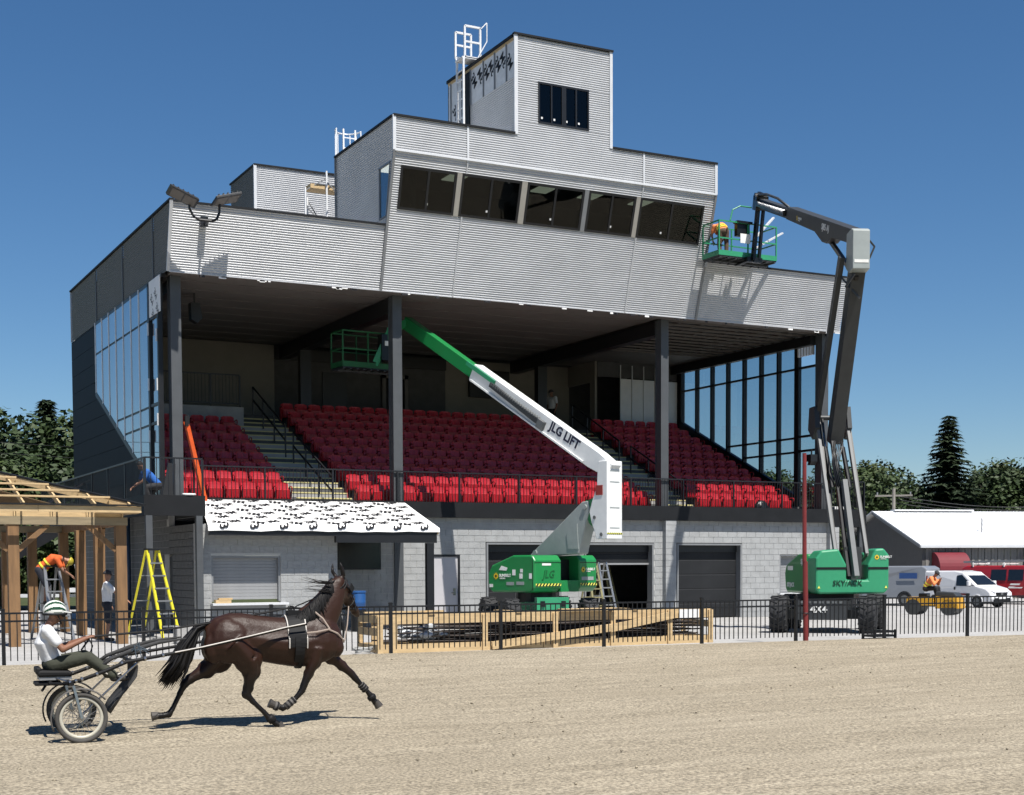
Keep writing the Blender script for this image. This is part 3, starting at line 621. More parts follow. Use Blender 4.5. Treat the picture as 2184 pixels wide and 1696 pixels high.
sd = (P1[14]-P0[14]); sd.x = 0; sd.normalize(); nn = V((1,0,0)).cross(sd)
kx = 0
for j in range(6):
    for i in range(13):
        t = .1+j*.155; x = 10.4+.65*t+i*.54+(.27 if j % 2 else 0)
        xr = 17.0+.3*t
        if x+.35 > xr: continue
        text('3M', .31, m_ink, cm, V((x,0,0))+V((0,P0[0].y,P0[0].z))+sd*(t*(P1[0]-P0[0]).length)+nn*.022, (.93,sd.y*.36,sd.z*.36) if (i+j) % 2 else (.93,-sd.y*.36,-sd.z*.36), V((-.36,0,0))*(1 if (i+j)%2 else -1)+sd*.93, name='print', ext=.002, bold=.03)
for i in range(8): text('3', .34, m_ink, cm, (10.6+i*.83,-3.525,2.98), (.3,0,-1), (1,0,.3), name='print', ext=.002, bold=.03)
b = MB(); b.box(10.35,16.95,-3.46,-3.34,2.68,2.86); b.box(13.9,16.95,-3.46,-3.3,2.5,2.68); b.build('front_beam', m_black, K)
b = MB()
for i in range(9): b.bar((10.45+i*.8,-3.4,2.86),(10.98+i*.78,-.25,3.68),.05,.12)
b.prism([(17.02,-3.48,2.84),(17.32,-.22,3.7),(17.32,-.22,3.4),(17.02,-3.4,2.74)], (-.04,0,0)); b.build('rafter', m_wood, K)
MB().box(16.64,16.86,-3.455,-3.305,0,2.495).build('post', m_black, K)

b = MB(); b.box(33.3,33.6,.05,.35,5.55,5.8); b.prism([(33.3,.05,5.55),(33.6,.05,5.55),(33.58,.12,5.42),(33.32,.12,5.42)], (0,.15,0)); b.bar((33.45,.2,5.8),(33.45,.2,6.0),.04); b.build('deck_lamp', m_black, label='small black box lamp hanging beside the right end column', cat='lamp')
MB().box(34.5,35.0,.15,.5,3.6,3.95).build('white_carton', m_white, label='pale carton standing on the right landing', cat='carton', bev=.01)
# ================================================================ stadium seats
def seatmesh():
    a = MB(); n = 10; rows = []
    for z, dy in ((.44,-.02),(.55,.0),(.68,.03),(.76,.045),(.80,.045)):
        r_ = []
        for i in range(n+1):
            u = -1+2*i/n; w = .225 if z < .75 else .225-.03*((z-.75)/.05)**2
            zz = z-(.035*max(0, abs(u)-.7)/.3 if z > .79 else 0)
            r_.append(V((u*w, dy+.035*(1-u*u)-.008*math.cos(u*math.pi*2.5), zz)))
        rows.append(r_)
    vs = [p for r_ in rows for p in r_]; m_ = n+1
    a.add(vs, [(j*m_+i,j*m_+i+1,(j+1)*m_+i+1,(j+1)*m_+i) for j in range(4) for i in range(n)])
    back = [p+V((0,.022,0)) for p in vs]; o = len(a.v)
    a.add(back, [(j*m_+i,(j+1)*m_+i,(j+1)*m_+i+1,j*m_+i+1) for j in range(4) for i in range(n)])
    for i in range(n): a.f.append((4*m_+i,4*m_+i+1,o+4*m_+i+1,o+4*m_+i)); a.f.append((i,o+i,o+i+1,i+1)); a.mi += [0,0]
    for j in range(4): a.f.append((j*m_,(j+1)*m_,o+(j+1)*m_,o+j*m_)); a.f.append((j*m_+n,o+j*m_+n,o+(j+1)*m_+n,(j+1)*m_+n)); a.mi += [0,0]
    back = a.mesh('backrest', m_red, smooth=False)
    p = MB(); p.prism([(-.2,-.17,.56),(-.2,-.12,.575),(-.2,-.07,.57),(-.2,-.05,.30),(-.2,-.1,.27),(-.2,-.14,.30)], (.4,0,0))
    for i in range(4): p.box(-.15+i*.09,-.12+i*.09,-.175,-.13,.33,.53)
    pan = p.mesh('seat_pan', m_red)
    f = MB()
    for s in (-1,):
        x = s*.25
        f.tube([(x,.03,.62),(x,-.05,.66),(x,-.2,.655),(x,-.26,.62),(x,-.25,.56),(x,-.14,.42),(x,-.1,.2),(x,-.16,.0)], [(.02,.02)]*8, 6)
        f.prism([(x-.012,.05,.0),(x-.012,.06,.5),(x-.012,.0,.62),(x-.012,-.08,.5),(x-.012,-.06,.2),(x-.012,-.14,.0)], (.024,0,0))
    return back, pan, f.mesh('standard', m_redd)
SB, SP, SF = seatmesh()
ORD = 'first second third fourth fifth sixth seventh eighth ninth tenth eleventh twelfth thirteenth fourteenth fifteenth sixteenth seventeenth eighteenth nineteenth twentieth twenty-first twenty-second'.split()
allseats = []
for nm, x0, n, rows_, aisle in (('left', 10.72, 7, 8, 'right end'), ('middle', 16.44, 21, 10, 'left aisle'), ('right', 29.22, 8, 10, 'aisle')):
    for r_ in range(rows_):
        for i in range(n):
            x = x0+i*.515+(.0 if r_ % 2 else .0)+(.25 if (r_ % 2 and nm == 'middle' and 0) else 0)
            y = .98+.8*r_; allseats.append((r_, nm, i, n, x, y, 3.6+.36*r_, aisle))
allseats.sort(key=lambda s: (s[0], math.hypot(s[4], s[5]+40.8)))
rest = MB()
rs = random.Random(9)
for k, (r_, nm, i, n, x, y, z, aisle) in enumerate(allseats):
    if k < 300:
        rown = 'front row' if r_ == 0 else ORD[r_]+' row'
        o = bpy.data.objects.new('stadium_seat', None); o.empty_display_size = .1; COL.objects.link(o); o.location = (x,y,z)
        XF[o.name] = Matrix.Translation(V((x,y,z)))
        tag(o, 'red folding seat, %s of the %s seating block, %s from its left end' % (rown, nm, ORD[i]), 'seat', 'red seats in the grandstand')
        for nme, me in (('backrest', SB), ('seat_pan', SP), ('standard', SF)):
            c = bpy.data.objects.new(nme, me); COL.objects.link(c); c.parent = o
            if nme == 'seat_pan': c.rotation_euler = (rs.uniform(-.03,.03),0,0)
        if i == n-1: c = bpy.data.objects.new('standard', SF); COL.objects.link(c); c.parent = o; c.location = (.5,0,0)
    else:
        for me in (SB, SP, SF): rest.add([v.co+V((x,y,z)) for v in me.vertices], [tuple(p.vertices) for p in me.polygons])
rest.build('far_seats', m_red, label='red folding seats in the topmost dark rows', cat='seats', kind='stuff')
# ================================================================ site fence along the track
Fn = thing('picket_fence', 'long black metal picket fence between the race track and the building site', 'fence', (14,fenceY(14),.1))
m_fen = mat('fence_black', (.011,.012,.015), .4, .1, var=.2)
posts = [(3.676,-13.904),(6.147,-14.016),(8.579,-14.126),(11.027,-14.236),(13.447,-14.346),(15.88,-14.458),(18.331,-14.595),(20.815,-14.767),(23.271,-14.968),(25.685,-15.196),(28.12,-15.45),(30.55,-15.72)]
posts = [(1.23,-13.795)]+posts
pk = MB().box(-.0085,.0085,-.0085,.0085,-.87,.0).mesh('picket', m_fen)
pp = MB().box(-.032,.032,-.032,.032,-1.0,.045).box(-.038,.038,-.038,.038,.045,.062).prism([(-.03,-.03,.062),(.03,-.03,.062),(.03,.03,.062),(-.03,.03,.062)], (0,0,.012)).mesh('post', m_fen)
cnt = 0
for i, (x, y) in enumerate(posts):
    zt = 1.035+.004*(x-14)/4
    inst('post', pp, Fn, (x,y,zt), rz=R(-3))
    if i < len(posts)-1:
        x2, y2 = posts[i+1]; z2 = 1.035+.004*(x2-14)/4
        for dz_ in (-.012,-.155): MB().bar((x,y,zt+dz_),(x2,y2,z2+dz_),.026,.034).build('rail', m_fen, Fn)
        for k in range(1, 21):
            t = k/21; inst('picket', pk, Fn, (x+(x2-x)*t, y+(y2-y)*t, zt+(z2-zt)*t), rz=R(-3)); cnt += 1
# red pole tied to the fence, and a black crate
b = MB(); b.tube([(21.03,-14.86,.0),(21.0,-14.86,1.9),(20.98,-14.86,1.9),(20.96,-14.86,4.36)], [.062,.058,.05,.046], 12)
m_pole = mat('dull_red_paint', (.25,.028,.028), .5, var=.15)
rp_ = b.build('red_pole', m_pole, smooth=False, label='tall thin dull red metal pole standing at the fence in front of the lift', cat='pole')
b = MB()
b.bar((20.82,-14.78,.72),(21.0,-14.83,.72),.02); b.tube([(21.0+.075*math.cos(a),-14.86+.075*math.sin(a),.72) for a in [i*math.pi/6 for i in range(12)]], .012, 6, closed=True); b.build('clamp', m_fen, rp_)
C_ = thing('black_crate', 'low black slatted plastic crate behind the fence near the red pole', 'crate', (23.6,-14.4,0))
for z in (.03,.12,.22): 
    for (p, q) in (((23.3,-14.6,z),(23.95,-14.6,z)),((23.3,-14.2,z),(23.95,-14.2,z)),((23.3,-14.6,z),(23.3,-14.2,z)),((23.95,-14.6,z),(23.95,-14.2,z))): MB().bar(p, q, .03, .05).build('slat', m_fen, C_)
for p in ((23.3,-14.6),(23.95,-14.6),(23.3,-14.2),(23.95,-14.2),(23.62,-14.6)): MB().bar((*p,0),(*p,.27),.05).build('corner_post', m_fen, C_)
# ================================================================ long timber crate full of rods
T = thing('timber_crate', 'long open timber crate of steel rods with a diagonal brace behind the fence', 'crate', (15.5,-12.4,0))
X0, X1, Y0, Y1, H = 11.25, 19.75, -12.95, -11.9, .80
cnr = random.Random(21)
def plank(p, q, w, h, nm='plank', m_=m_wood, upv=(0,0,1)): return MB().bar(p, q, w, h, upv).build(nm, m_, T)
for y in (Y0, Y1):
    plank((X0,y,H-.09),(14.9,y,H-.09),.04,.2); plank((14.92,y-.003,H-.1),(X1,y-.003,H-.1),.04,.2)
    plank((X0,y,.09),(15.2,y,.09),.04,.19); plank((15.22,y,.085),(X1,y,.085),.04,.19)
    for x in (11.3,11.62,13.75,15.5,17.0,18.55,19.7): plank((x,y-.045 if y == Y0 else y+.045,0),(x,y-.045 if y == Y0 else y+.045,H-.02),.12,.045,'upright',upv=(0,1,0))
plank((13.9,Y0-.09,.1),(17.3,Y0-.09,.46),.045,.17,'brace'); plank((16.9,Y0-.1,.40),(18.6,Y0-.1,.68),.045,.17,'brace')
for x in (11.26,19.74):
    for z in (.1,.45,.72): plank((x,Y0,z),(x,Y1,z),.04,.16)
for x in (12.5,14.6,17.6): plank((x,Y0-.05,H+.02),(x,Y1+.05,H+.02),.14,.035)
plank((15.6,-13.0,H+.05),(17.0,-13.05,H+.055),.22,.035); plank((11.1,-12.6,H+.05),(12.9,-12.7,H+.06),.1,.04)
m_rod = mat('dark_steel_rod', (.045,.032,.026), .6, .4, var=.3)
for k in range(46):
    z = .22+.42*(k//9)/5+cnr.uniform(0,.03); y = Y0+.12+(k % 9)*.1+cnr.uniform(-.03,.03); a = X0+.15+cnr.uniform(0,1.6); c = X1-cnr.uniform(.1,.7)
    o = MB(); sag = cnr.uniform(-.07,.07)
    o.tube([(a+(c-a)*i/5, y+.05*math.sin(i+k), z+sag*math.sin(math.pi*i/5)) for i in range(6)], .017, 5); o.build('rod', m_rod, T)
o = MB()
for k in range(16): o.ball((12.0+cnr.uniform(0,.9),Y0+.25+cnr.uniform(0,.5),.28+cnr.uniform(0,.25)), (cnr.uniform(.08,.22),cnr.uniform(.08,.2),cnr.uniform(.04,.12)), 7, 5)
remesh(o, 'plastic_wrap', mat('crumpled_plastic', (.62,.66,.70), .25, var=.2, sc=8, bump=.8, bsc=14), .03, 1, T, local=False)
MB().box(18.8,19.35,Y0-.075,Y0-.07,H-.2,H).build('paper_notice', m_white, T)
# bins, stacked timber end and odds and ends left of the crate
def lathe(prof, c, n=18):
    b = MB(); b.rings([[V((c[0]+r*math.cos(2*math.pi*k/n), c[1]+r*math.sin(2*math.pi*k/n), c[2]+z)) for k in range(n)] for r, z in prof]); return b
Bn = thing('blue_barrel', 'bright blue plastic barrel beside the horse head in front of the shaded block wall', 'barrel', (14.72,-3.0,0))
lathe([(.17,.6),(.2,.65),(.2,.8),(.207,.82),(.2,.84),(.2,1.08),(.19,1.11)], (14.72,-3.0,0)).build('drum', mat('blue_plastic', (.02,.11,.34), .45, var=.1), Bn, smooth=True)
lathe([(.2,1.09),(.215,1.1),(.215,1.14),(.2,1.15)], (14.72,-3.0,0)).build('rim', mat('blue_plastic', (.02,.11,.34)), Bn)
lathe([(.22,0),(.22,.6),(.2,.61)], (14.72,-3.0,0)).build('stand', m_char, Bn)
Bg = thing('grey_bin', 'grey plastic bin with a black bag over its rim left of the timber crate', 'bin', (10.45,-12.0,0))
lathe([(.26,0),(.31,.8),(.32,.82),(.32,.86),(.3,.86)], (10.45,-12.0,0)).build('bin_body', mat('grey_plastic', (.14,.155,.16), .5, var=.15), Bg, smooth=True)
b = MB(); b.tube([(10.45+.335*math.cos(a),-12+.335*math.sin(a),.84+.03*math.sin(3*a)) for a in [i*math.pi/8 for i in range(16)]], [(.03,.06)]*16, 6, closed=True)
for a, l in ((.2,.4),(-.5,.55),(-1.1,.3)): b.tube([(10.45+.36*math.cos(a),-12+.36*math.sin(a),.86),(10.45+.4*math.cos(a),-12+.4*math.sin(a),.86-l*.6),(10.45+.38*math.cos(a),-12+.38*math.sin(a),.86-l)], [(.1,.03),(.12,.03),(.03,.02)], 6)
b.build('bag', m_black, Bg, smooth=True)
Sk = thing('short_pallet', 'small upright timber pallet standing left of the grey bin', 'pallet', (9.75,-12.1,0))
for i in range(4): MB().box(9.55+i*.13,9.65+i*.13,-12.2,-12.17,0,.8).build('board', m_wood, Sk)
for z in (.15,.65): MB().box(9.53,10.07,-12.17,-12.1,z,z+.09).build('batten', m_wood, Sk)
b = MB()
for k in range(5): b.tube([(10.95+.16*math.cos(t+k)*(1+.1*k),-12.9+.1*math.sin(t+k),.03+.02*k+.03*abs(math.sin(t))) for t in [i*.6 for i in range(11)]], .016, 5)
b.build('cable_coil', mat('pale_cable', (.5,.5,.48), .6), label='tangled pale cable coil on the pavement left of the timber crate', cat='cable')
# ================================================================ green and white boom lift
m_gr1 = mat('lift_green', (.012,.20,.052), .35, var=.06, coat=.3, k=.95)
m_gr2 = mat('lift_green_faded', (.03,.26,.125), .42, var=.07, coat=.15, k=.95)
m_wht = mat('lift_white', (.74,.75,.74), .4, var=.06, coat=.2, k=.95)
m_lgr = mat('lift_grey', (.30,.33,.32), .45, .1, var=.08, k=.95)
m_tyre = mat('tyre_rubber', (.03,.031,.034), .85, var=.25, sc=5)
m_dk = mat('lift_dark_grey', (.06,.065,.068), .5, .2, var=.15)
m_hyd = mat('hydraulic_black', (.012,.013,.014), .35, .2)
m_haz = mat('hazard_yellow', (.75,.72,.12), .5, k=.95)
m_dec = mat('decal_white', (.75,.75,.72), .5, k=.95)
m_sun = mat('decal_yellow', (.75,.5,.02), .5, k=.95)
m_rim = mat('rim_grey', (.22,.23,.23), .5, .3)
def tyre(name, parent, c, ax, r, w, m_=m_tyre, lugs=16, rim=m_rim, hub=.5):
    """lugged tyre (tyre > rim) with its axle along ax, in world coordinates"""
    c, ax = V(c), V(ax).normalized(); u = ax.cross(V((0,0,1))).normalized(); up_ = V((0,0,1)); n = 28
    prof = [(hub*r,-.42),(hub*r*1.15,-.5),(r*.86,-.5),(r*.955,-.42),(r*.955,.42),(r*.86,.5),(hub*r*1.15,.5),(hub*r,.42)]
    b = MB(); b.rings([[c+ax*(q*w)+(u*math.cos(2*math.pi*k/n)+up_*math.sin(2*math.pi*k/n))*rr_ for k in range(n)] for rr_, q in prof], closed=True)
    for k in range(lugs):
        for s in (-1,1):
            a0 = 2*math.pi*(k+(.5 if s > 0 else 0))/lugs
            p0 = c+ax*(s*w*.03)+(u*math.cos(a0)+up_*math.sin(a0))*r*.975; a1 = a0+.22; p1 = c+ax*(s*w*.5)+(u*math.cos(a1)+up_*math.sin(a1))*r*.955
            b.bar(p0, p1, r*.1, r*.075, (u*math.cos(a0)+up_*math.sin(a0)))
    t = b.build(name, m_, parent)
    b = MB(); b.cyl(c-ax*w*.3, c+ax*w*.3, hub*r*1.02, 20); b.cyl(c-ax*w*.42, c+ax*w*.42, hub*r*.45, 12)
    for k in range(8): a = k*math.pi/4; q = c+(u*math.cos(a)+up_*math.sin(a))*hub*r*.68; b.cyl(q-ax*w*.34, q+ax*w*.34, r*.035, 6)
    b.build('rim', rim, t); return t
def hazard(parent, p, q, h, nrm, n, y1=None):
    """row of slanted black and yellow stripes between p and q"""
    p, q, nrm = V(p), V(q), V(nrm); d = (q-p)/n; u = V((0,0,1)); root = MB().prism([p,q,q+u*h,p+u*h], nrm*.004).build('hazard_strip', m_haz, parent, local=True)
    for i in range(n):
        a = p+d*i+nrm*.005; MB().prism([a, a+d*.5, a+d*.95+u*h, a+d*.45+u*h], nrm*.002).build('stripe', m_black, root, local=True)
def sunlogo(parent, c, xd, s, txt='SUNBELT', local=True):
    c, xd = V(c), V(xd).normalized(); u = V((0,0,1)); nd = xd.cross(u); b = MB()
    for k in range(10): a = k*math.pi/5; r_ = lambda t, rr_: c+(xd*math.cos(t)+u*math.sin(t))*rr_; b.add([r_(a-.31,s*.6), r_(a,s), r_(a+.31,s*.6), c], [(0,1,2,3)])
    l = b.build('sun_logo', m_sun, parent, local=local); MB().add([c+(xd*math.cos(t)+u*math.sin(t))*s*.35+nd*.003 for t in [k*math.pi/5 for k in range(10)]], [tuple(range(10))]).build('sun_centre', m_black, l, local=local)
    text(txt, s*1.05, m_dec, parent, c+xd*s*1.15-u*s*.2, xd, u, local=local, bold=.02); text('RENTALS', s*.5, m_dec, parent, c+xd*s*1.35-u*s*.75, xd, u, local=local, bold=.01)
J = thing('boom_lift', 'green and white telescopic boom lift reaching into the seating area', 'boom lift', (20.02,-5.78,0), R(16.86))
# turret hoods (local: y forward, rear face at y = 0)
def hood(x0, x1, prof, m_, nm='hood', bev=.05): return MB().prism([(x0,y,z) for y, z in prof], (x1-x0,0,0)).build(nm, m_, J, local=True, bev=bev)
PR = [(0,1.22),(0,1.98),(.12,2.13),(.85,2.13),(1.7,1.86),(1.86,1.62),(1.86,1.25),(1.7,1.1),(.15,1.09)]
hl = hood(-1.45,-.37,PR,m_gr1); hr = hood(.37,1.10,[(0,1.22),(0,2.0),(.12,2.13),(1.4,2.1),(1.5,1.2),(1.4,1.09),(.15,1.09)],m_gr1)
MB().box(-.37,.37,.03,1.7,1.1,1.42).build('turntable_tray', m_gr1, J, local=True); MB().box(-.36,.36,.4,1.6,1.42,2.0).build('slot_lining', m_hyd, J, local=True)
for x0, x1 in ((-1.43,-.39),(.39,1.08)): MB().box(x0,x1,-.006,.004,1.915,1.93).build('seam', m_hyd, hl, local=True)
MB().box(-1.456,-1.45,.06,.07,1.15,2.1).build('seam', m_hyd, hl, local=True)
hazard(J, (-1.4,-.008,1.27), (-.4,-.008,1.27), .07, (0,-1,0), 8); hazard(J, (.4,-.008,1.27), (1.08,-.008,1.27), .07, (0,-1,0), 6)
text('JLG', .3, mat('embossed_green', (.01,.15,.04), .4), J, (-1.12,-.002,1.5), (1,0,0), (0,0,1), ext=.01, shear=.25, local=True, bold=.01)
sunlogo(J, (.52,-.006,1.72), (1,0,0), .09); MB().box(.45,.95,-.008,-.003,1.42,1.52).build('decal', m_lgr, J, local=True); MB().box(-1.15,-.8,-.008,-.003,1.84,1.9).build('decal', m_dec, J, local=True)
# decals on the shaded left side (x = -1.45, reading toward the rear)
sunlogo(J, (-1.457,1.52,1.55), (0,-1,0), .11); MB().prism([(-1.457,1.4,1.72),(-1.457,1.1,1.7),(-1.457,1.05,1.78),(-1.457,1.3,1.84)], (.004,0,0)).build('decal', m_dec, J, local=True)
for y, z, w, h in ((.8,1.65,.12,.16),(.5,1.7,.1,.1),(.52,1.55,.12,.14),(.95,1.34,.3,.09),(.55,1.35,.3,.09),(1.72,1.28,.14,.09),(.15,1.55,.1,.15)): MB().box(-1.457,-1.452,y-w/2,y+w/2,z-h/2,z+h/2).build('decal', m_dec if w != .3 else m_lgr, J, local=True)
# chassis (world coordinates)
ca, cr = V((math.sin(R(12)),math.cos(R(12)),0)), V((math.cos(R(12)),-math.sin(R(12)),0)); cc = V((19.45,-4.85,0))
b = MB(); b.obox(cc+V((0,0,.62)), cr*.48, ca*1.35, V((0,0,.2))); b.obox(cc-ca*1.42+V((0,0,.72)), cr*.46, ca*.12, V((0,0,.24))); b.build('chassis', m_gr2, J)
MB().cyl(cc+V((0,0,.8)), cc+V((0,0,1.1)), .62, 24).build('slew_ring', m_hyd, J)
for t in (-1,1): MB().obox(cc+ca*1.25*t+V((0,0,.46)), cr*1.0, ca*.09, V((0,0,.1))).build('axle', m_hyd, J)
for s in (-.3,.3): MB().obox(cc-ca*1.55+cr*s+V((0,0,.78)), cr*.06, ca*.03, V((0,0,.08))).build('tie_down', m_hyd, J)
for s in (-1,1):
    for t in (-1,1): tyre('wheel', J, cc+cr*s*1.12+ca*t*1.25+V((0,0,.47)), cr, .47, .38)
# lower boom, link, upright
MB().prism([(-.2,y,z) for y, z in ((1.5,2.05),(1.35,2.2),(-.62,3.6),(-.85,3.62),(-.92,3.4),(-.55,2.35),(-.5,2.16),(.5,2.12))], (.4,0,0)).build('lower_boom', m_lgr, J, local=True, bev=.03)
b = MB(); b.prism([(-.215,-.1,2.3),(-.215,-.05,2.75),(-.215,-.45,3.0),(-.215,-.5,2.3)], (.015,0,0)); b.cyl((-.24,-.75,3.45),(.24,-.75,3.45),.07); b.cyl((-.23,1.2,2.2),(.23,1.2,2.2),.08); b.build('boom_plate', m_lgr, J, local=True)
MB().prism([(-.17,y,z) for y, z in ((-.72,3.62),(-1.1,3.72),(-1.25,3.4),(-1.2,2.75),(-.85,3.0),(-.75,3.25))], (.34,0,0)).build('link', m_gr1, J, local=True, bev=.02)
up_ = MB().prism([(-.31,y,z) for y, z in ((-1.66,2.55),(-1.66,4.68),(-1.34,4.68),(-1.3,4.4),(-1.28,4.0),(-1.1,3.6),(-1.0,3.3),(-1.08,3.0),(-1.2,2.75),(-1.25,2.55))], (.62,0,0)).build('upright', m_wht, J, local=True, bev=.02)
hazard(J, (-.31,-1.662,2.68), (.31,-1.662,2.68), .045, (0,-1,0), 8)
for z in (2.85,3.4,4.1,4.4): MB().box(-.19,.19,-1.668,-1.66,z,z+.02).build('weld_plate', m_lgr, up_, local=True)
MB().box(-.325,-.31,-1.5,-1.25,3.75,4.02).build('warning_label', mat('decal_red', (.4,.04,.03), .5), up_, local=True)
for y, z in ((-1.45,2.68),(-1.2,3.15)): MB().cyl((-.33,y,z),(.33,y,z),.05).build('pin', m_rim, up_, local=True)
# main boom
S0 = V((0,-1.55,4.42)); e = V((0,.862,.507)).normalized(); nz = V((0,-e.z,e.y))
def bs(s, o=0., x=0.): return S0+e*s+nz*o+V((x,0,0))
MB().prism([(-.18,)+tuple(p)[1:] for p in (bs(-.1,.22),bs(.55,.27),bs(6.3,.26),bs(6.3,-.24),bs(.7,-.26),bs(.1,-.2),bs(-.05,-.05))], (.36,0,0)).build('main_boom', m_wht, J, local=True, bev=.015)
MB().bar(bs(6.1,.0), bs(10.0,.0), .27, .38, nz).build('inner_boom', m_gr1, J, local=True, bev=.012); MB().bar(bs(5.2,.16,-.2), bs(6.6,.16,-.2), .05, .12, nz).build('boom_cover', m_gr2, J, local=True)
MB().bar(bs(2.9,-.02,-.235), bs(5.3,.06,-.235), .1, .14, nz).build('chain_tray', m_dk, J, local=True)
for k in range(22): MB().bar(bs(3.0+k*.105,.06,-.235), bs(3.05+k*.105,.1,-.235), .11, .05, nz).build('chain_link', m_rim, J, local=True)
MB().bar(bs(.9,-.21,-.21), bs(6.2,-.21,-.21), .045, .05, nz).build('hose_rail', m_wht, J, local=True); MB().obox(bs(2.85,-.03,-.24), V((.07,0,0)), e*.12, nz*.12).build('chain_bracket', m_rim, J, local=True)
text('JLG LIFT', .36, mat('decal_navy', (.012,.014,.05), .5), J, bs(2.55,-.02,-.186), -e, nz, local=True, bold=.03)
# jib and platform under the soffit
E0 = bs(10.0)
b = MB(); b.bar(E0+V((0,-.1,0)), E0+V((-.45,.35,-.3)), .22); b.bar(E0+V((-.35,.3,-.1)), E0+V((-.75,.65,-1.25)), .16); b.bar(E0+V((-.25,.3,-.4)), E0+V((-.75,.6,-1.35)), .08); b.build('jib', m_gr1, J, local=True)
def platform(root, c, ax, ay, L, W, rails, toe, floor, nm='platform', gate=0):
    """work platform round its floor centre c (world)"""
    c, ax, ay = V(c), V(ax).normalized(), V(ay).normalized(); z = V((0,0,1)); co = [c+ax*L/2*i+ay*W/2*j for i, j in ((-1,-1),(1,-1),(1,1),(-1,1))]
    pf = MB().obox(c-z*.02, ax*L/2, ay*W/2, z*.02).build(nm, floor, root)
    b = MB()
    for k in range(8): q = c-z*.05+ax*(L*(k/7-.5)*.95); b.bar(q-ay*W/2, q+ay*W/2, .05, .06)
    b.bar(c-ax*L/2-z*.09, c+ax*L/2-z*.09, .08, .06); b.build('floor_joists', m_dk, pf)
    for p, q in zip(co, co[1:]+co[:1]): MB().bar(p+z*.08, q+z*.08, .03, .16).build('toe_board', toe, pf)
    for p in co+[(co[0]+co[1])/2, (co[2]+co[3])/2]: MB().bar(p, p+z*1.1, .04).build('stanchion', rails, pf)
    for h in (.55,1.1):
        for p, q in zip(co, co[1:]+co[:1]): MB().bar(p+z*h, q+z*h, .04).build('guard_rail', rails, pf)
    return pf
m_gr3 = mat('shaded_platform_green', (.012,.20,.052), .6, var=.2, k=.4)  # same paint as the lift, darkened to carry the shade under the soffit
platform(J, (16.75,1.7,8.05), (1,.1,0), (-.1,1,0), 1.75, .8, m_gr3, m_gr3, m_hyd)
MB().box(17.2,17.6,1.15,1.5,8.3,9.1).build('control_box', m_hyd, J); MB().box(17.3,17.42,1.14,1.149,8.75,8.9).build('decal', m_dec, J); MB().box(17.45,17.53,1.14,1.149,8.55,8.68).build('decal', m_dec, J)
# ================================================================ green and grey articulated lift
SA = R(22); S = thing('boom_lift', 'dark grey articulated boom lift with faded green counterweight by the red pole', 'boom lift', (25.5,-11.26,0), -SA)
def sb(x0, x1, y0, y1, z0, z1, nm, m_, bev=.0): return MB().box(x0,x1,y0,y1,z0,z1).build(nm, m_, S, local=True, bev=bev)
# counterweight with the V notch
cw = MB().prism([(x,0,z) for x, z in ((-1.0,1.18),(-1.0,2.0),(-.85,2.2),(-.38,2.24),(-.16,1.82),(-.16,1.42),(.42,1.42),(.42,1.82),(.62,2.24),(.85,2.26),(1.0,2.08),(1.0,1.18),(.88,1.05),(-.9,1.05))], (0,.75,0)).build('counterweight', m_gr2, S, local=True, bev=.05)
for x0, x1 in ((-.98,-.17),(.43,.97)): sb(x0,x1,-.012,.01,1.70,1.76,'groove',m_hyd)
text('SKY/ACK', .2, mat('embossed_dark_green', (.004,.06,.025), .5), S, (-.55,-.006,1.27), (1,0,0), (0,0,1), ext=.012, local=True, bold=.005, shear=.1)
sunlogo(S, (.66,-.01,2.02), (1,0,0), .075)
for x in (-.95,.88): MB().prism([(x,-.008,1.2),(x+.07,-.008,1.2),(x+.035,-.008,1.27)], (0,-.003,0)).build('warning_label', m_haz, S, local=True)
for x0, x1, zt in ((-1.02,-.5,2.12),(.55,1.02,2.15)):
    MB().prism([(x0,y,z) for y, z in ((.78,1.05),(.78,zt),(1.6,zt),(2.7,zt-.28),(2.85,1.6),(2.75,1.15),(2.6,1.05))], (x1-x0,0,0)).build('hood', m_gr1 if x0 < 0 else m_gr2, S, local=True, bev=.06)
text('SJ', .2, m_dec, S, (-1.03,1.25,1.85), (0,-1,0), (0,0,1), local=True, bold=.02); text('SKYJACK', .17, m_dec, S, (-1.03,2.55,1.22), (0,-1,0), (0,0,1), local=True, bold=.02); MB().box(-1.03,-1.022,2.0,2.5,1.68,1.8).build('decal', m_dec, S, local=True)
sb(-.5,.55,.7,2.4,1.05,1.35,'turntable',m_hyd); sb(-.1,.35,.3,.5,1.36,2.3,'slot_frame',m_dk)
# chassis in world coordinates
ax_, rx_ = V((math.sin(R(46)),math.cos(R(46)),0)), V((math.cos(R(46)),-math.sin(R(46)),0)); c0 = V((25.97,-9.74,0))
b = MB(); b.obox(c0+V((0,0,.62)), rx_*.62, ax_*1.6, V((0,0,.24))); b.obox(c0-ax_*1.62+V((0,0,.62)), rx_*.66, ax_*.05, V((0,0,.26))); ch = b.build('chassis', m_dk, S)
text('4X4', .26, m_dec, ch, c0-ax_*1.68-rx_*.3+V((0,0,.56)), rx_, (0,0,1), bold=.03)
for k in range(7): MB().obox(c0-ax_*1.64+rx_*(k*.17-.52)+V((0,0,.83)), rx_*.06, ax_*.04, V((0,0,.03))).build('step_slot', m_rim, ch)
MB().obox(c0+V((0,0,.97)), rx_*.75, ax_*.8, V((0,0,.07))).build('slew_ring', m_hyd, S)
MB().obox(c0-ax_*1.25+V((0,0,.5)), rx_*1.0, ax_*.12, V((0,0,.12))).build('axle', m_hyd, S); MB().obox(c0+ax_*1.25+V((0,0,.5)), rx_*1.0, ax_*.12, V((0,0,.12))).build('axle', m_hyd, S)
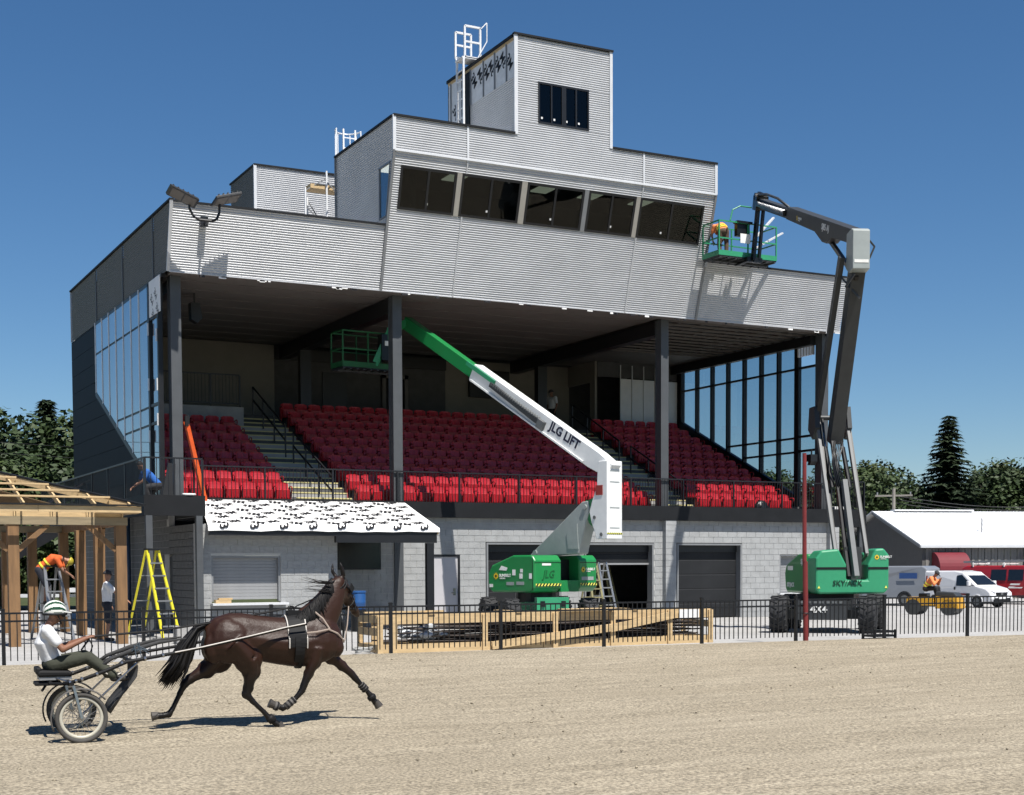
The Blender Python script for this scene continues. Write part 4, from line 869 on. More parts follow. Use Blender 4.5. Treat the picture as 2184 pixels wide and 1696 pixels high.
for s in (-1,1):
    for t in (-1,1): tyre('wheel', S, c0+rx_*s*1.16+ax_*t*1.28+V((0,0,.5)), rx_, .5, .44, lugs=18)
# risers
def arm(p, q, w, h, nm, m_, bev=.0): return MB().bar(p, q, w, h, (1,0,0)).build(nm, m_, S, local=True, bev=bev)
m_arm = mat('riser_grey', (.34,.36,.37), .55, .0, var=.08, k=.34)
for x in (-.4,.45): arm((x,.22,2.1),(x,2.1,6.15),.13,.075,'riser_arm',m_arm); arm((x+.1,.3,1.9),(x+.1,2.1,6.0),.06,.05,'riser_link',m_hyd)
arm((.08,-.05,1.5),(.05,.9,4.1),.2,.13,'middle_riser',m_arm); arm((-.06,.1,1.5),(-.08,1.5,5.2),.12,.1,'middle_link',m_hyd)
for x in (-.22,.27):
    MB().cyl((x,1.05,3.9),(x,1.7,5.05),.065,12).build('cylinder', m_hyd, S, local=True); MB().cyl((x,1.7,5.05),(x,2.0,5.95),.035,10).build('piston', mat('chrome', (.6,.6,.6), .2, 1), S, local=True)
b = MB(); b.prism([(-.5,y,z) for y, z in ((1.85,6.2),(2.3,6.2),(2.4,5.6),(2.0,5.3),(1.7,5.6))], (.14,0,0)); b.prism([(.42,y,z) for y, z in ((1.85,6.2),(2.3,6.2),(2.4,5.6),(2.0,5.3),(1.7,5.6))], (.12,0,0)); b.cyl((-.5,2.0,5.9),(.55,2.0,5.9),.07); b.build('knuckle', m_dk, S, local=True)
arm((.06,1.75,5.2),(.06,-.2,10.1),.38,.36,'upper_riser',m_dk,.01); arm((-.36,2.0,5.9),(-.33,.1,9.9),.2,.13,'upper_link',m_dk)
b = MB()
for k in range(6):
    x = -.1+k*.05; b.tube([(x,1.3,5.2),(x-.12,1.1+.04*k,4.6),(x-.05,.95,4.0),(x+.06,1.0,3.4+.1*k)], .016, 6)
b.tube([(-.2,1.4,4.3),(.15,1.1,3.9),(.2,1.0,3.7)], .035, 6); b.build('hose_bundle', m_hyd, S, local=True, smooth=True)
# top knuckle, main boom, jib
MB().prism([(-.2,y,z) for y, z in ((-.42,9.5),(-.42,10.5),(-.3,10.56),(.1,10.5),(.15,9.6),(-.1,9.45))], (.46,0,0)).build('top_knuckle', m_lgr, S, local=True, bev=.02)
MB().box(-.16,.22,-.43,-.42,9.66,9.74).build('decal', m_dec, S, local=True)
for p, q in (((.3,-.2,10.3),(.42,-.3,10.1)),((.42,-.3,10.1),(.3,-.25,9.8)),((-.25,.0,9.1),(-.1,-.3,9.4)),((-.3,.2,9.4),(.1,-.1,8.8))): MB().bar(p, q, .045).build('link_bracket', m_dk, S, local=True)
Tp = V((0,9.35,13.62)); K0 = V((0,-.1,10.42)); eb = (Tp-K0).normalized(); nb2 = V((0,-eb.z,eb.y))
def tb(s, o=0., x=0.): return K0+eb*s+nb2*o+V((x,0,0))
Lb = (Tp-K0).length
MB().prism([(-.17,)+tuple(p)[1:] for p in (tb(0,.17),tb(6.2,.2),tb(6.2,-.16),tb(3.2,-.22),tb(2.4,-.42),tb(2.0,-.42),tb(1.6,-.22),tb(0,-.2))], (.34,0,0)).build('main_boom', m_dk, S, local=True, bev=.015)
MB().bar(tb(5.8), tb(Lb), .25, .3, nb2).build('inner_boom', m_dk, S, local=True)
arm(tb(2.2,-.35), V((0,-.15,9.3)), .1, .1, 'lift_cylinder', m_hyd); text('SJ85 AJ', .24, m_dec, S, tb(2.55,-.09,-.175), -eb, nb2, local=True, bold=.01); sunlogo(S, tb(5.0,-.02,-.18), -eb, .09)
MB().bar(tb(6.3,.0,-.2), tb(Lb-.15,.02,-.2), .1, .16, nb2).build('chain_tray', m_hyd, S, local=True)
for k in range(20): MB().bar(tb(6.4+k*.15,.02,-.2), tb(6.46+k*.15,.08,-.2), .12, .04, nb2).build('chain_link', m_trim, S, local=True)
MB().tube([tb(6.2,.18,-.1),tb(7.5,.34,-.12),tb(8.8,.36,-.12),tb(Lb,.25,-.1),tb(Lb+.25,-.05,-.1)], .04, 6).build('hose_loop', m_dk, S, local=True, smooth=True)
b = MB(); b.obox(tb(Lb,.0), V((.2,0,0)), eb*.22, nb2*.22); b.cyl(tb(Lb+.05,.2,-.2), tb(Lb+.05,.2,.2), .12, 12); b.bar(tb(Lb-.2,.28), tb(Lb+.3,.3), .1, .08); b.build('boom_head', m_hyd, S, local=True)
jt = V((28.98,-2.62,13.5)); 
b = MB(); b.bar(jt+V((-.07,0,.2)), V((28.72,-2.58,11.75)), .14, .1, (1,0,0)); b.bar(jt+V((.16,.03,.1)), V((28.98,-2.55,11.8)), .1, .08, (1,0,0)); b.bar((28.5,-2.5,11.78),(29.1,-2.5,11.78),.16); b.bar((28.6,-2.5,11.8),(28.6,-1.9,11.75),.14); b.build('jib', m_hyd, S)
platform(S, (28.65,-1.95,11.86), (1,0,0), (0,1,0), 2.3, .9, m_gr2, m_gr2, m_dk)
b = MB(); b.box(28.25,28.75,-2.36,-2.2,12.55,12.95); b.box(28.2,28.8,-2.45,-2.2,12.95,13.02); b.build('control_box', m_hyd, S); MB().box(28.3,28.7,-2.47,-2.46,12.3,12.6).build('manual_case', m_dec, S)
b = MB(); b.tube([(27.95,-2.38,13.0),(28.05,-2.38,13.35),(28.35,-2.38,13.5),(28.8,-2.38,13.5)], .025, 6); b.build('guard_hoop', m_gr2, S)
for p, q in (((29.0,-2.2,12.2),(30.6,-1.7,13.0)),((29.3,-2.0,12.7),(30.3,-1.6,13.5))): MB().bar(p, q, .08, .05).build('metal_channel', m_trim, label='pale metal channel sticking out of the lift platform, %s of two' % ('lower' if q[2] < 13.2 else 'upper'), cat='channel')
# ================================================================ timber pavilion under construction
PV = thing('timber_pavilion', 'timber pavilion under construction with bare hip roof battens left of the grandstand', 'pavilion', (5,-3,0))
def tim(p, q, w, h=None, nm='post', m_=m_wood2, upv=(0,0,1)): return MB().bar(p, q, w, h, upv).build(nm, m_, PV, bev=.006)
for x, y in ((7.47,-6),(5.01,-6),(2.4,-6),(7.47,-3.5),(7.47,-1.0),(7.47,1.5),(6.6,1.5),(5.9,1.5),(4.9,1.5),(2.4,1.5)): tim((x,y,0),(x,y,2.84),.25,.25,upv=(0,1,0))
for y in (-6.08,1.5): tim((-2,y,2.93),(7.62,y,2.93),.14,.19,'beam',mat('grey_treated_beam',(.36,.29,.18),.8,var=.2,st=(.6,5,5)))
tim((7.5,-6.0,2.93),(7.5,1.5,2.93),.14,.19,'beam')
for x, s in ((7.36,-1),(5.12,1),(4.9,-1),(2.5,1)): tim((x,-6.02,2.24),(x+s*.68,-6.05,2.85),.12,.11,'brace',upv=(0,1,0))
for y, s in ((-3.6,1),(-3.4,-1),(-1.1,1)): tim((7.47,y,2.2),(7.47,y+s*.65,2.84),.11,.1,'brace',upv=(1,0,0))
for k in range(11):
    x = 7.5-k*.82; MB().box(x-.78,x-.03,-6.12,-6.08,3.03,3.15).build('blocking', m_wood, PV)
    tim((x,-6.15,3.09),(x,1.4,3.09),.04,.13,'joist',m_wood)
MB().box(3.0,5.5,-6.54,-6.5,3.13,3.275).build('eave_board', m_wood, PV); MB().box(5.51,7.86,-6.543,-6.503,3.125,3.27).build('eave_board', m_wood, PV); MB().box(-2.5,2.99,-6.54,-6.5,3.13,3.275).build('eave_board', m_wood, PV)
MB().box(7.82,7.86,-6.5,2.0,3.13,3.27).build('eave_board', m_wood, PV)
MB().box(6.85,7.82,-6.5,-6.1,3.11,3.13).build('soffit_board', m_wood, PV)
PT = .29
def rz(y): return 3.28+PT*(y+6.5)
for k in range(9):
    x = 7.6-k*.8; L_ = max(.3, min(5.2, 7.86-x)); tim((x,-6.5,rz(-6.5)),(x,-6.5+L_,rz(-6.5+L_)),.045,.12,'rafter',m_wood)
for k, y in enumerate((-6.05,-5.45,-4.85,-4.2,-3.5,-2.8,-2.1)):
    xr = 7.86-(y+6.5)-.18; tim((-3,y,rz(y)+.09),(xr,y,rz(y)+.09),.1,.045,'batten',m_wood)
for y in (-5.75,-3.9): tim((2.0,y,rz(y)+.02),(4.1,y,rz(y)+.02),.04,.09,'nailer',m_wood)
tim((7.92,-6.56,3.31),(2.4,-1.04,rz(-1.04)+.14),.16,.05,'hip_flashing',m_char); tim((7.8,-6.5,3.25),(2.3,-1.0,rz(-1.0)+.04),.05,.16,'hip_rafter',m_wood)
MB().box(-3,7.92,-6.6,-6.52,3.28,3.315).build('drip_edge', m_char, PV)
MB().prism([(7.7,.2,3.4),(2.2,-.3,4.75),(2.2,2.0,4.0),(7.7,2.0,3.2)], (0,0,.02)).build('sheathing', mat('osb_board', (.2,.13,.06), .8, var=.25, sc=6), PV)
# step ladders
def stepladder(label, loc, rz_, H, W, spread, m_, rung=None, name='step_ladder', n=6):
    L = thing(name, label, 'ladder', loc, rz_)
    rung = rung or m_
    for s in (-1,1): MB().bar((spread/2,s*W/2,0),(.03,s*W/3.2,H),.035,.075,(0,1,0)).build('rail', m_, L, local=True); MB().bar((-spread/2,s*W/2.2,0),(-.03,s*W/3.4,H),.03,.05,(0,1,0)).build('rear_rail', m_, L, local=True)
    for k in range(1, n+1):
        t = k/(n+1); x = spread/2*(1-t)+.03*t; w = W*(1-t)+W/1.6*t; MB().box(x-.04,x+.04,-w/2,w/2,H*t-.02,H*t+.015).build('step', rung, L, local=True)
        if k % 2: MB().bar((-x,-w/2.2,H*t),(-x,w/2.2,H*t),.025).build('rear_bar', rung, L, local=True)
    MB().box(-.09,.1,-W/3,W/3,H,H+.05).build('top_cap', m_black, L, local=True)
    return L
m_ylad = mat('ladder_yellow', (.70,.62,.03), .5, var=.06, k=.9); m_alu = mat('ladder_aluminium', (.52,.53,.54), .35, .6, var=.05)
stepladder('tall bright yellow step ladder standing under the left landing', (8.75,-3.75,0), R(-58), 2.27, .62, 1.3, m_ylad, m_alu)
stepladder('aluminium step ladder inside the pavilion under the bending worker', (6.35,-3.0,0), R(-70), 1.85, .6, 1.1, m_alu, n=5)
stepladder('aluminium step ladder in the open garage doorway, left of the two', (24.15,-.6,0), R(-75), 1.95, .55, 1.0, m_alu)
stepladder('dim yellowish step ladder inside the open garage', (25.6,1.6,0), R(-60), 1.95, .5, 1.0, mat('dull_fibreglass', (.35,.32,.16), .6))
stepladder('yellow step ladder beside the boom lift at the open garage', (23.6,-.9,0), R(-80), 1.9, .5, .9, mat('dull_fibreglass', (.35,.32,.16)))
# orange ladder leaning on the left column of the deck
OL = thing('orange_ladder', 'orange fibreglass ladder leaning on the left column behind the landing railing', 'ladder', (10.9,-.35,3.6))
m_or = mat('ladder_orange', (.75,.11,.02), .45, k=.9)
for s in (0,.38): MB().bar((11.12,-.45+s*.5,3.6),(10.66,-.16+s*.5,6.0),.06,.09).build('rail', m_or, OL)
for k in range(7): t = (k+.5)/7; MB().bar((11.12-.46*t,-.45+.29*t,3.6+2.4*t),(11.12-.46*t,-.26+.29*t,3.6+2.4*t),.03).build('rung', m_alu, OL)
MB().box(10.6,10.72,-.22,-.12,5.85,6.15).build('foot', m_char, OL)
# boards leaning on the column, coil on the landing beam
b = MB(); b.prism([(9.6,-1.3,3.58),(10.0,-1.2,3.58),(10.15,-.8,4.72),(9.93,-.85,4.75)], (0,.03,0)); b.build('leaning_panel', m_char, label='dark sheet panel leaning on the column on the left landing', cat='panel')
b = MB(); b.tube([(9.95+.16*math.cos(a),-2.97+.06*math.sin(a),3.77) for a in [i*math.pi/8 for i in range(16)]], .03, 6, closed=True); b.build('white_coil', m_white, smooth=True, label='small white coil lying on the left landing beam', cat='coil')
b = MB(); b.ball((31.1,.05,3.85),(.3,.16,.27)); b.ball((31.35,.05,3.75),(.14,.12,.17)); b.tube([(30.95,-.12,3.72),(30.98,-.16,4.0),(31.08,-.1,4.1)], .025, 6)
remesh(b, 'tool_bag', m_black, .03, 3, label='black tool bag left on the deck before the right seats', cat='bag')
# exterior stair behind the pavilion
ST = thing('exterior_stair', 'black steel stair rising to the left walkway behind the pavilion', 'stair', (6,6,0))
for y in (5.2,6.3): MB().bar((3.2,y,.1),(9.0,y,3.6),.06,.28).build('stringer', m_black, ST)
for k in range(19): t = (k+.5)/19; MB().box(3.2+5.8*t-.14,3.2+5.8*t+.14,5.2,6.3,.1+3.5*t,.14+3.5*t).build('tread', m_char, ST)
for y in (5.2,6.3):
    MB().bar((3.2,y,1.1),(9.0,y,4.6),.05).build('rail', m_black, ST)
    for k in range(24): t = (k+.5)/24; MB().bar((3.2+5.8*t,y,.2+3.5*t),(3.2+5.8*t,y,1.1+3.5*t),.02).build('baluster', m_black, ST)
MB().cyl((10.0,4.6,0),(10.0,4.6,3.6),.06,10).build('blue_pipe', mat('blue_pipe_paint', (.03,.08,.17), .5), smooth=True, label='blue vertical pipe on the shaded left wall seen through the pavilion', cat='pipe')
# concrete blocks on the pavement
for x, y, l in ((8.55,-7.0,'left pale concrete block beside the foot of the yellow ladder'),(10.6,-7.4,'pale concrete block behind the horse tail below the counter')):
    b = MB(); b.box(x,x+.55,y,y+.4,0,.42); b.build('concrete_block_loose', m_conc, bev=.02, label=l, cat='concrete block')
# far trailer and site clutter seen through the posts
TR = thing('tipper_trailer', 'grey tandem-axle tipper trailer parked far behind the pavilion', 'trailer', (15,20,0))
o = V((14.6,23.5,0)); dx = V((.94,-.35,0)); dy = V((.35,.94,0))
MB().prism([o-dx*2.6+V((0,0,1.0)),o+dx*2.4+V((0,0,1.0)),o+dx*2.8+V((0,0,1.9)),o-dx*1.4+V((0,0,2.5)),o-dx*2.8+V((0,0,2.0))], dy*2).build('box_body', m_trimg, TR)
MB().obox(o+dy+V((0,0,.85)), dx*3.2, dy*.9, V((0,0,.09))).build('frame', m_trim, TR)
for q in (-.6,.7): tyre('wheel', TR, o+dx*q+V((0,0,.5)), dy, .5, .3, lugs=10)
MB().obox(o-dx*4+dy+V((0,0,.6)), dx*1.4, dy*.3, V((0,0,.07))).build('drawbar', m_trim, TR)
b = MB(); b.box(4.9,5.6,1.6,2.2,.0,.7); b.build('orange_bin', mat('orange_plastic', (.5,.09,.03), .5), label='orange box on the ground under the pavilion near its left post', cat='box', bev=.03)
MB().box(7.0,7.3,2.6,2.8,0,1.35).build('white_sign_board', m_white, label='small white board standing behind the pavilion left of the helmet', cat='board')
# ================================================================ right background
def frame(o, d): d = V(d).normalized(); return V(o), d, V((-d.y, d.x, 0))
FB = thing('metal_shed', 'long low shed with bright white metal roof behind the parked vans', 'shed', (64.7,27.4,-.35))
o, d, g = frame((64.7,27.4,-.35), (.959,-.284,0)); Z = V((0,0,1))
m_sid = mat('tan_metal_siding', (.36,.335,.29), .7, var=.06); m_sidd = mat('taupe_siding', (.135,.13,.125), .7, var=.08); m_roofw = mat('white_metal_roof', (.80,.81,.82), .45, .1, var=.03, k=.9)
LB, DB = 34, 14
MB().prism([o+g*.3, o+g*(DB-.3), o+g*(DB-.3)+Z*3.35, o+g*DB/2+Z*5.5, o+g*.3+Z*3.35], d*.2).build('gable_wall', m_sidd, FB)
b = MB(); n = 150
for i in range(n): p = o+d*(LB*i/n); b.obox(p+d*.1+g*(.3 if i % 2 else .33)+Z*.9, d*.1, g*.02, Z*.9)
b.build('wall_siding', m_sid, FB)
b = MB()
for i in range(n): p = o+d*(LB*i/n); b.obox(p+d*.1+g*(.3 if i % 2 else .33)+Z*2.55, d*.1, g*.02, Z*.75)
b.build('wall_siding', mat('grey_siding', (.27,.26,.245), .7, var=.05), FB)
for s in (0,1):
    e0 = o+g*(0 if s == 0 else DB)+Z*3.38-d*.3; r0 = o+g*DB/2+Z*5.75-d*.3
    MB().prism([e0, r0, r0+Z*.06, e0+Z*.06], d*(LB+.6)).build('roof_slope', m_roofw, FB)
    for i in range(0, 62): MB().bar(e0+d*(.5*i)+Z*.075, r0+d*(.5*i)+Z*.075, .03, .03).build('roof_rib', m_roofw, FB)
for i, (a, c) in enumerate(((1.2,7.0),(14,20))): MB().obox(o+d*((a+c)/2)+g*DB/2+Z*5.87, d*(c-a)/2, g*.35, Z*.05).build('ridge_vent', m_roofw, FB)
MB().obox(o+d*LB/2-g*.05+Z*3.32, d*(LB/2+.3), g*.06, Z*.08).build('gutter', m_trim, FB); MB().bar(o-d*.32+Z*3.32, o-d*.32+g*DB/2+Z*5.68, .05, .16).build('rake_trim', m_trimg, FB); MB().cyl(o+d*5.3+g*2.5+Z*4.2, o+d*5.3+g*2.5+Z*5.2, .04, 8).build('roof_pipe', m_trimg, FB)
b = MB(); b.obox(o-d*.02+g*4.5+Z*1.35, d*.03, g*.75, Z*.3); w = b.build('window_frame', m_white, FB)
for q in (-.36,.36): MB().obox(o-d*.05+g*(4.5+q)+Z*1.35, d*.02, g*.3, Z*.23).build('pane', m_black, w)
m_awn = mat('awning_red', (.21,.012,.025), .7, var=.08)
def awning(x, label):
    A = thing('window_awning', label, 'awning', tuple(o+d*x)); n = 8; W = 2.1
    arc = [(-.05-1.1*math.sin(t*math.pi/2/n), 2.95-1.1*(1-math.cos(t*math.pi/2/n))) for t in range(n+1)]
    MB().prism([o+d*(x+i*0)+g*(.2+y)+Z*z for y, z in arc]+[o+d*x+g*.2+Z*1.85], d*W).build('cover', m_awn, A, smooth=False)
    MB().obox(o+d*(x+W/2)+g*(-.95)+Z*1.8, d*W/2, g*.01, Z*.06).build('valance', m_awn, A)
    MB().obox(o+d*(x+W/2)+g*.27+Z*1.0, d*W*.42, g*.03, Z*.5).build('window', m_black, A)
awning(.6, 'maroon quarter-round awning above the white van'); awning(7.1, 'maroon quarter-round awning cut by the right picture edge')
for x, z in ((3.9,2.3),(4.5,2.25),(5.6,2.15)): MB().ball(o+d*x+g*.22+Z*z,(.12,.1,.12)).build('wall_lamp', m_white, FB)
# vans
m_carw = mat('van_white', (.78,.78,.79), .25, var=.02, coat=.6, k=.9); m_carr = mat('van_red', (.30,.012,.016), .3, var=.05, coat=.5, k=.9); m_carg = mat('van_grey', (.30,.32,.35), .35, var=.04, coat=.4); m_carglass = mat('car_glass', (.012,.014,.016), .12, spec=.8)
def van(name, label, loc, rz_, prof, W, belt, body, sidewins, wsh, wheels, wr, extras=None):
    T_ = thing(name, label, 'van', loc, rz_); H = max(z for x, z in prof)
    def hw(z): return W/2*(1-.16*max(0, (z-belt)/(H-belt))**1.3)
    n = len(prof); vs = [V((x,-hw(z),z)) for x, z in prof]+[V((x,hw(z),z)) for x, z in prof]
    MB().add(vs, [tuple(range(n-1,-1,-1)), tuple(range(n,2*n))]+[(i,(i+1)%n,n+(i+1)%n,n+i) for i in range(n)]).build('body', body, T_, local=True, bev=.07)
    for s in (-1,1):
        for poly in sidewins:
            MB().prism([V((x,s*(hw(z)+.004),z)) for x, z in poly], (0,s*.008,0)).build('side_window', m_carglass, T_, local=True)
    (xa, za), (xb, zb) = wsh
    dn = V((zb-za,0,-(xb-xa))).normalized(); dn = dn if dn.x > 0 else -dn
    MB().prism([V((xa,-hw(za)+.12,za))+dn*.01,V((xa,hw(za)-.12,za))+dn*.01,V((xb,hw(zb)-.12,zb))+dn*.01,V((xb,-hw(zb)+.12,zb))+dn*.01], dn*.008).build('windscreen', m_carglass, T_, local=True)
    for x in wheels:
        for s in (-1,1):
            q = MB(); c = V((x,s*(W/2-.1),wr)); q.tube([c+V((0,-.11,0)),c+V((0,-.1,0)),c+V((0,.1,0)),c+V((0,.11,0))], [wr*.9,wr,wr,wr*.9], 22, ref=(1,0,0)); w = q.build('wheel', m_tyre, T_, local=True)
            MB().cyl(c+V((0,-.115,0)), c+V((0,.115,0)), wr*.6, 16).build('rim', m_rim, w, local=True)
            q = MB(); q.tube([(x+1.13*wr*math.cos(a),s*(W/2+.002),wr+1.13*wr*math.sin(a)) for a in [math.pi*i/10 for i in range(11)]], .03, 5); q.build('wheel_arch', m_char if body is not m_carw else body, T_, local=True)
    return T_, hw
NV = [(-2.2,.3),(-2.25,.9),(-2.2,1.75),(-2.05,1.86),(-.2,1.87),(.35,1.8),(1.28,1.12),(1.85,.98),(2.12,.78),(2.18,.45),(2.1,.28)]
vw, hw = van('white_van', 'small white panel van parked between the roller and the red van', (54.6,13.7,-.36), R(-84), NV, 1.72, 1.05, m_carw,
   [[(.02,1.1),(.02,1.62),(.32,1.66),(1.0,1.14),(.95,1.08)],[(1.05,1.1),(1.0,1.18),(1.2,1.1)]], ((.42,1.72),(1.25,1.15)), (-1.35,1.32), .31)
for s in (-1,1):
    b = MB(); b.prism([(1.75,s*.6,.93),(2.05,s*.68,.83),(2.1,s*.5,.72),(1.98,s*.4,.86)], (.06,0,.02)); b.build('headlight', mat('lamp_glass', (.55,.56,.58), .15), vw, local=True)
    MB().box(.85,1.0,s*.9,s*1.08,1.1,1.35).build('mirror', m_carw, vw, local=True, bev=.03); MB().box(-.1,-.02,s*.868,s*.885,.9,1.05).build('door_handle', m_black, vw, local=True)
    MB().box(-1.9,-.25,s*.862,s*.868,1.05,1.07).build('body_crease', m_trim, vw, local=True)
MB().box(2.1,2.17,-.42,.42,.62,.78).build('grille', m_char, vw, local=True); MB().box(2.165,2.18,-.09,.09,.65,.76).build('badge', m_rim, vw, local=True); MB().box(2.13,2.19,-.6,.6,.32,.5).build('bumper_intake', m_char, vw, local=True); MB().box(2.19,2.2,-.26,.26,.45,.56).build('licence_plate', m_white, vw, local=True)
MB().box(.1,.75,-.872,-.866,.62,.72).build('decal', m_pole, vw, local=True)
EX = [(-2.9,.4),(-2.95,1.1),(-2.85,2.0),(-2.6,2.12),(1.0,2.12),(1.35,2.02),(1.95,1.28),(2.75,1.12),(2.85,.6),(2.75,.4)]
vr, hw = van('red_van', 'dark red work van with ladder racks at the right picture edge', (60.9,16.2,-.36), R(-72), EX, 2.0, 1.25, m_carr,
   [[(-.1,1.3),(-.1,1.9),(.75,1.9),(.75,1.3)],[(.85,1.3),(.85,1.88),(1.2,1.85),(1.62,1.3)],[(-1.1,1.3),(-1.1,1.9),(-.22,1.9),(-.22,1.3)]], ((1.42,1.95),(1.92,1.32)), (-1.7,1.75), .36)
for y in (-.6,.5): MB().bar((-2.9,y,2.32),(2.6,y,2.42),.05,.1).build('roof_ladder', m_alu, vr, local=True); MB().bar((-2.9,y+.3,2.32),(2.6,y+.3,2.42),.05,.1).build('roof_ladder', m_alu, vr, local=True)
for x in (-2.2,-.4,1.0): MB().bar((x,-.9,2.22),(x,.9,2.22),.06).build('rack_bar', m_white, vr, local=True); MB().bar((x,-.85,2.05),(x,-.85,2.3),.05).build('rack_leg', m_white, vr, local=True)
for k, (x0, x1, z0, z1) in enumerate(((-2.75,-2.2,1.62,1.86),(-2.1,-1.75,1.62,1.78),(-2.7,-1.8,1.38,1.5),(.0,.55,1.05,1.14),(-.1,.7,.88,.98))): MB().prism([(x0,-1.0 if z0 < 1.3 else -.985,z0),(x1,-1.0 if z0 < 1.3 else -.985,z0),(x1+.06,-1.0 if z0 < 1.3 else -.955,z1),(x0+.06,-1.0 if z0 < 1.3 else -.955,z1)], (0,-.008,0)).build('decal', m_dec, vr, local=True)
vg, hw = van('grey_van', 'silver grey cargo van seen from behind beyond the faded green lift', (53.4,18.6,-.36), R(112), EX, 1.95, 1.2, m_carg, [[(.85,1.3),(.85,1.88),(1.2,1.85),(1.62,1.3)]], ((1.42,1.95),(1.92,1.32)), (-1.7,1.75), .36)
for s in (-1,1): MB().box(-2.965,-2.94,s*.1 if s > 0 else -.85,.85 if s > 0 else -.1,1.25,1.8).build('rear_window', m_carglass, vg, local=True); MB().box(-2.96,-2.9,s*.86 if s>0 else -.97,.97 if s>0 else -.86,.9,1.6).build('tail_light', m_pole, vg, local=True)
MB().box(-2.4,-1.4,.975,.985,1.45,1.75).build('blue_logo', mat('decal_blue', (.03,.10,.32), .5), vg, local=True); MB().box(-2.4,-1.4,-.985,-.975,1.45,1.75).build('blue_logo', mat('decal_blue', (.03,.10,.32)), vg, local=True)
# small yellow roller
RL = thing('yellow_roller', 'small yellow ride-on compaction roller behind the fence', 'roller', (40.75,1.6,-.16), R(-62)); RL.scale = (.74,.74,.74)
m_ry = mat('machine_yellow', (.56,.29,.015), .5, var=.1, k=.9)
for x in (-.95,.95): MB().cyl((x,-.62,.42),(x,.62,.42),.42,26).build('drum', m_dk, RL, local=True)
MB().prism([(-1.35,-.6,.5),(-1.3,-.6,.95),(.1,-.6,.95),(.2,-.6,.5)], (0,1.2,0)).build('rear_frame', m_ry, RL, local=True, bev=.04)
MB().prism([(.25,-.62,.35),(.25,-.62,1.0),(1.4,-.62,.95),(1.5,-.62,.35)], (0,1.24,0)).build('front_frame', m_ry, RL, local=True, bev=.04); MB().prism([(.2,-.5,1.0),(.25,-.5,1.25),(1.2,-.5,1.2),(1.4,-.5,.98)], (0,1.0,0)).build('hood', m_dk, RL, local=True, bev=.04)
MB().box(-.75,-.3,-.3,.3,.95,1.15).build('seat', m_hyd, RL, local=True, bev=.04); b = MB(); b.bar((.1,0,.95),(-.05,0,1.45),.06); b.tube([(-.08+.16*math.cos(a)*.4,.18*math.sin(a),1.47+.16*math.cos(a)*.4) for a in [i*math.pi/8 for i in range(16)]], .018, 6, closed=True); b.build('steering_wheel', m_hyd, RL, local=True)
# utility poles and wires
m_util = mat('weathered_pole', (.36,.33,.29), .9, var=.15)
def upole(x, y, h, label):
    U = thing('utility_pole', label, 'utility pole', (x,y,0)); MB().tube([(x,y,-.1),(x,y,h)], [.16,.11], 8).build('pole', m_util, U); MB().bar((x-.9,y+.9,h-.5),(x+.9,y-.9,h-.5),.12).build('crossarm', m_util, U)
    for q in (-.8,0,.8): MB().cyl((x+q,y-q,h-.45),(x+q,y-q,h-.25),.06,6).build('insulator', m_trimg, U)
    return U
upole(70.5,36.6,7.2,'wooden utility pole rising behind the left part of the white roof'); upole(83.5,31.0,6.6,'wooden utility pole behind the right part of the white roof')
for k in range(3): MB().tube([V((70.5,36.6,6.7-.25*k)).lerp(V((83.5,31,6.1-.2*k)), t/8)-V((0,0,.5*math.sin(math.pi*t/8))) for t in range(9)], .025, 4).build('overhead_wire', m_black, label='overhead wire between the two utility poles, %s of three' % ('upper','middle','lower')[k], cat='wire')
for k in range(2): MB().tube([(-6,34,8.6-.5*k),(10,36.5,8.3-.55*k),(24,38.5,8.0-.6*k)], .014, 4).build('overhead_wire', m_char, label='overhead wire crossing the trees at the left, %s of two' % ('upper','lower')[k], cat='wire')
# ================================================================ trees
def leafmat(n, c1, c2):
    M_ = mat(n, c1, .6, var=0, sc=.35, c2=c2, spec=.3); return M_
m_lf = [leafmat('foliage_dark', (.024,.046,.015), (.06,.095,.03)), leafmat('foliage_mid', (.028,.052,.014), (.078,.115,.034)), leafmat('foliage_olive', (.034,.052,.016), (.095,.12,.04))]
m_nd = leafmat('conifer_needles', (.012,.026,.012), (.045,.07,.028)); m_bark = mat('bark', (.07,.055,.04), .9, var=.25, bump=.4)
def crown(seed, H, W, n=11000, leaf=.46):
    q = random.Random(seed); b = MB(); cl = []
    for k in range(46):
        z = q.uniform(.14,.97)*H; rr_ = W*.5*math.sin(math.pi*min(1,(z/H)*.78+.2))**.7*q.uniform(.35,1.0); a = q.uniform(0,6.283)
        cl.append((V((rr_*math.cos(a), rr_*math.sin(a), z)), W*q.uniform(.11,.22)))
    for k in range(n):
        c, r_ = cl[q.randrange(len(cl))]; d = V((q.gauss(0,1),q.gauss(0,1),q.gauss(0,1))).normalized(); p = c+d*r_*q.uniform(.55,1.08)
        if p.z < .6: continue
        u = V((q.gauss(0,1),q.gauss(0,1),q.gauss(0,.6))).normalized(); w = u.cross(d+V((0,0,.4))).normalized(); s = leaf*q.uniform(.5,1.15)
        b.add([p-u*s*.5, p+w*s*.32, p+u*s*.5, p-w*s*.32], [(0,1,2,3)])
    return b
def trunk(seed, H, W):
    q = random.Random(seed+99); b = MB(); b.tube([(0,0,-.1),(.05,0,H*.3),(.1,.05,H*.6),(0,.1,H*.85)], [.3,.24,.14,.05], 8)
    for k in range(7): a = k*2.4; z = H*(.25+.08*k); b.tube([(0,0,z),(W*.18*math.cos(a),W*.18*math.sin(a),z+H*.08),(W*.34*math.cos(a),W*.34*math.sin(a),z+H*.2)], [.1,.07,.03], 6)
    return b
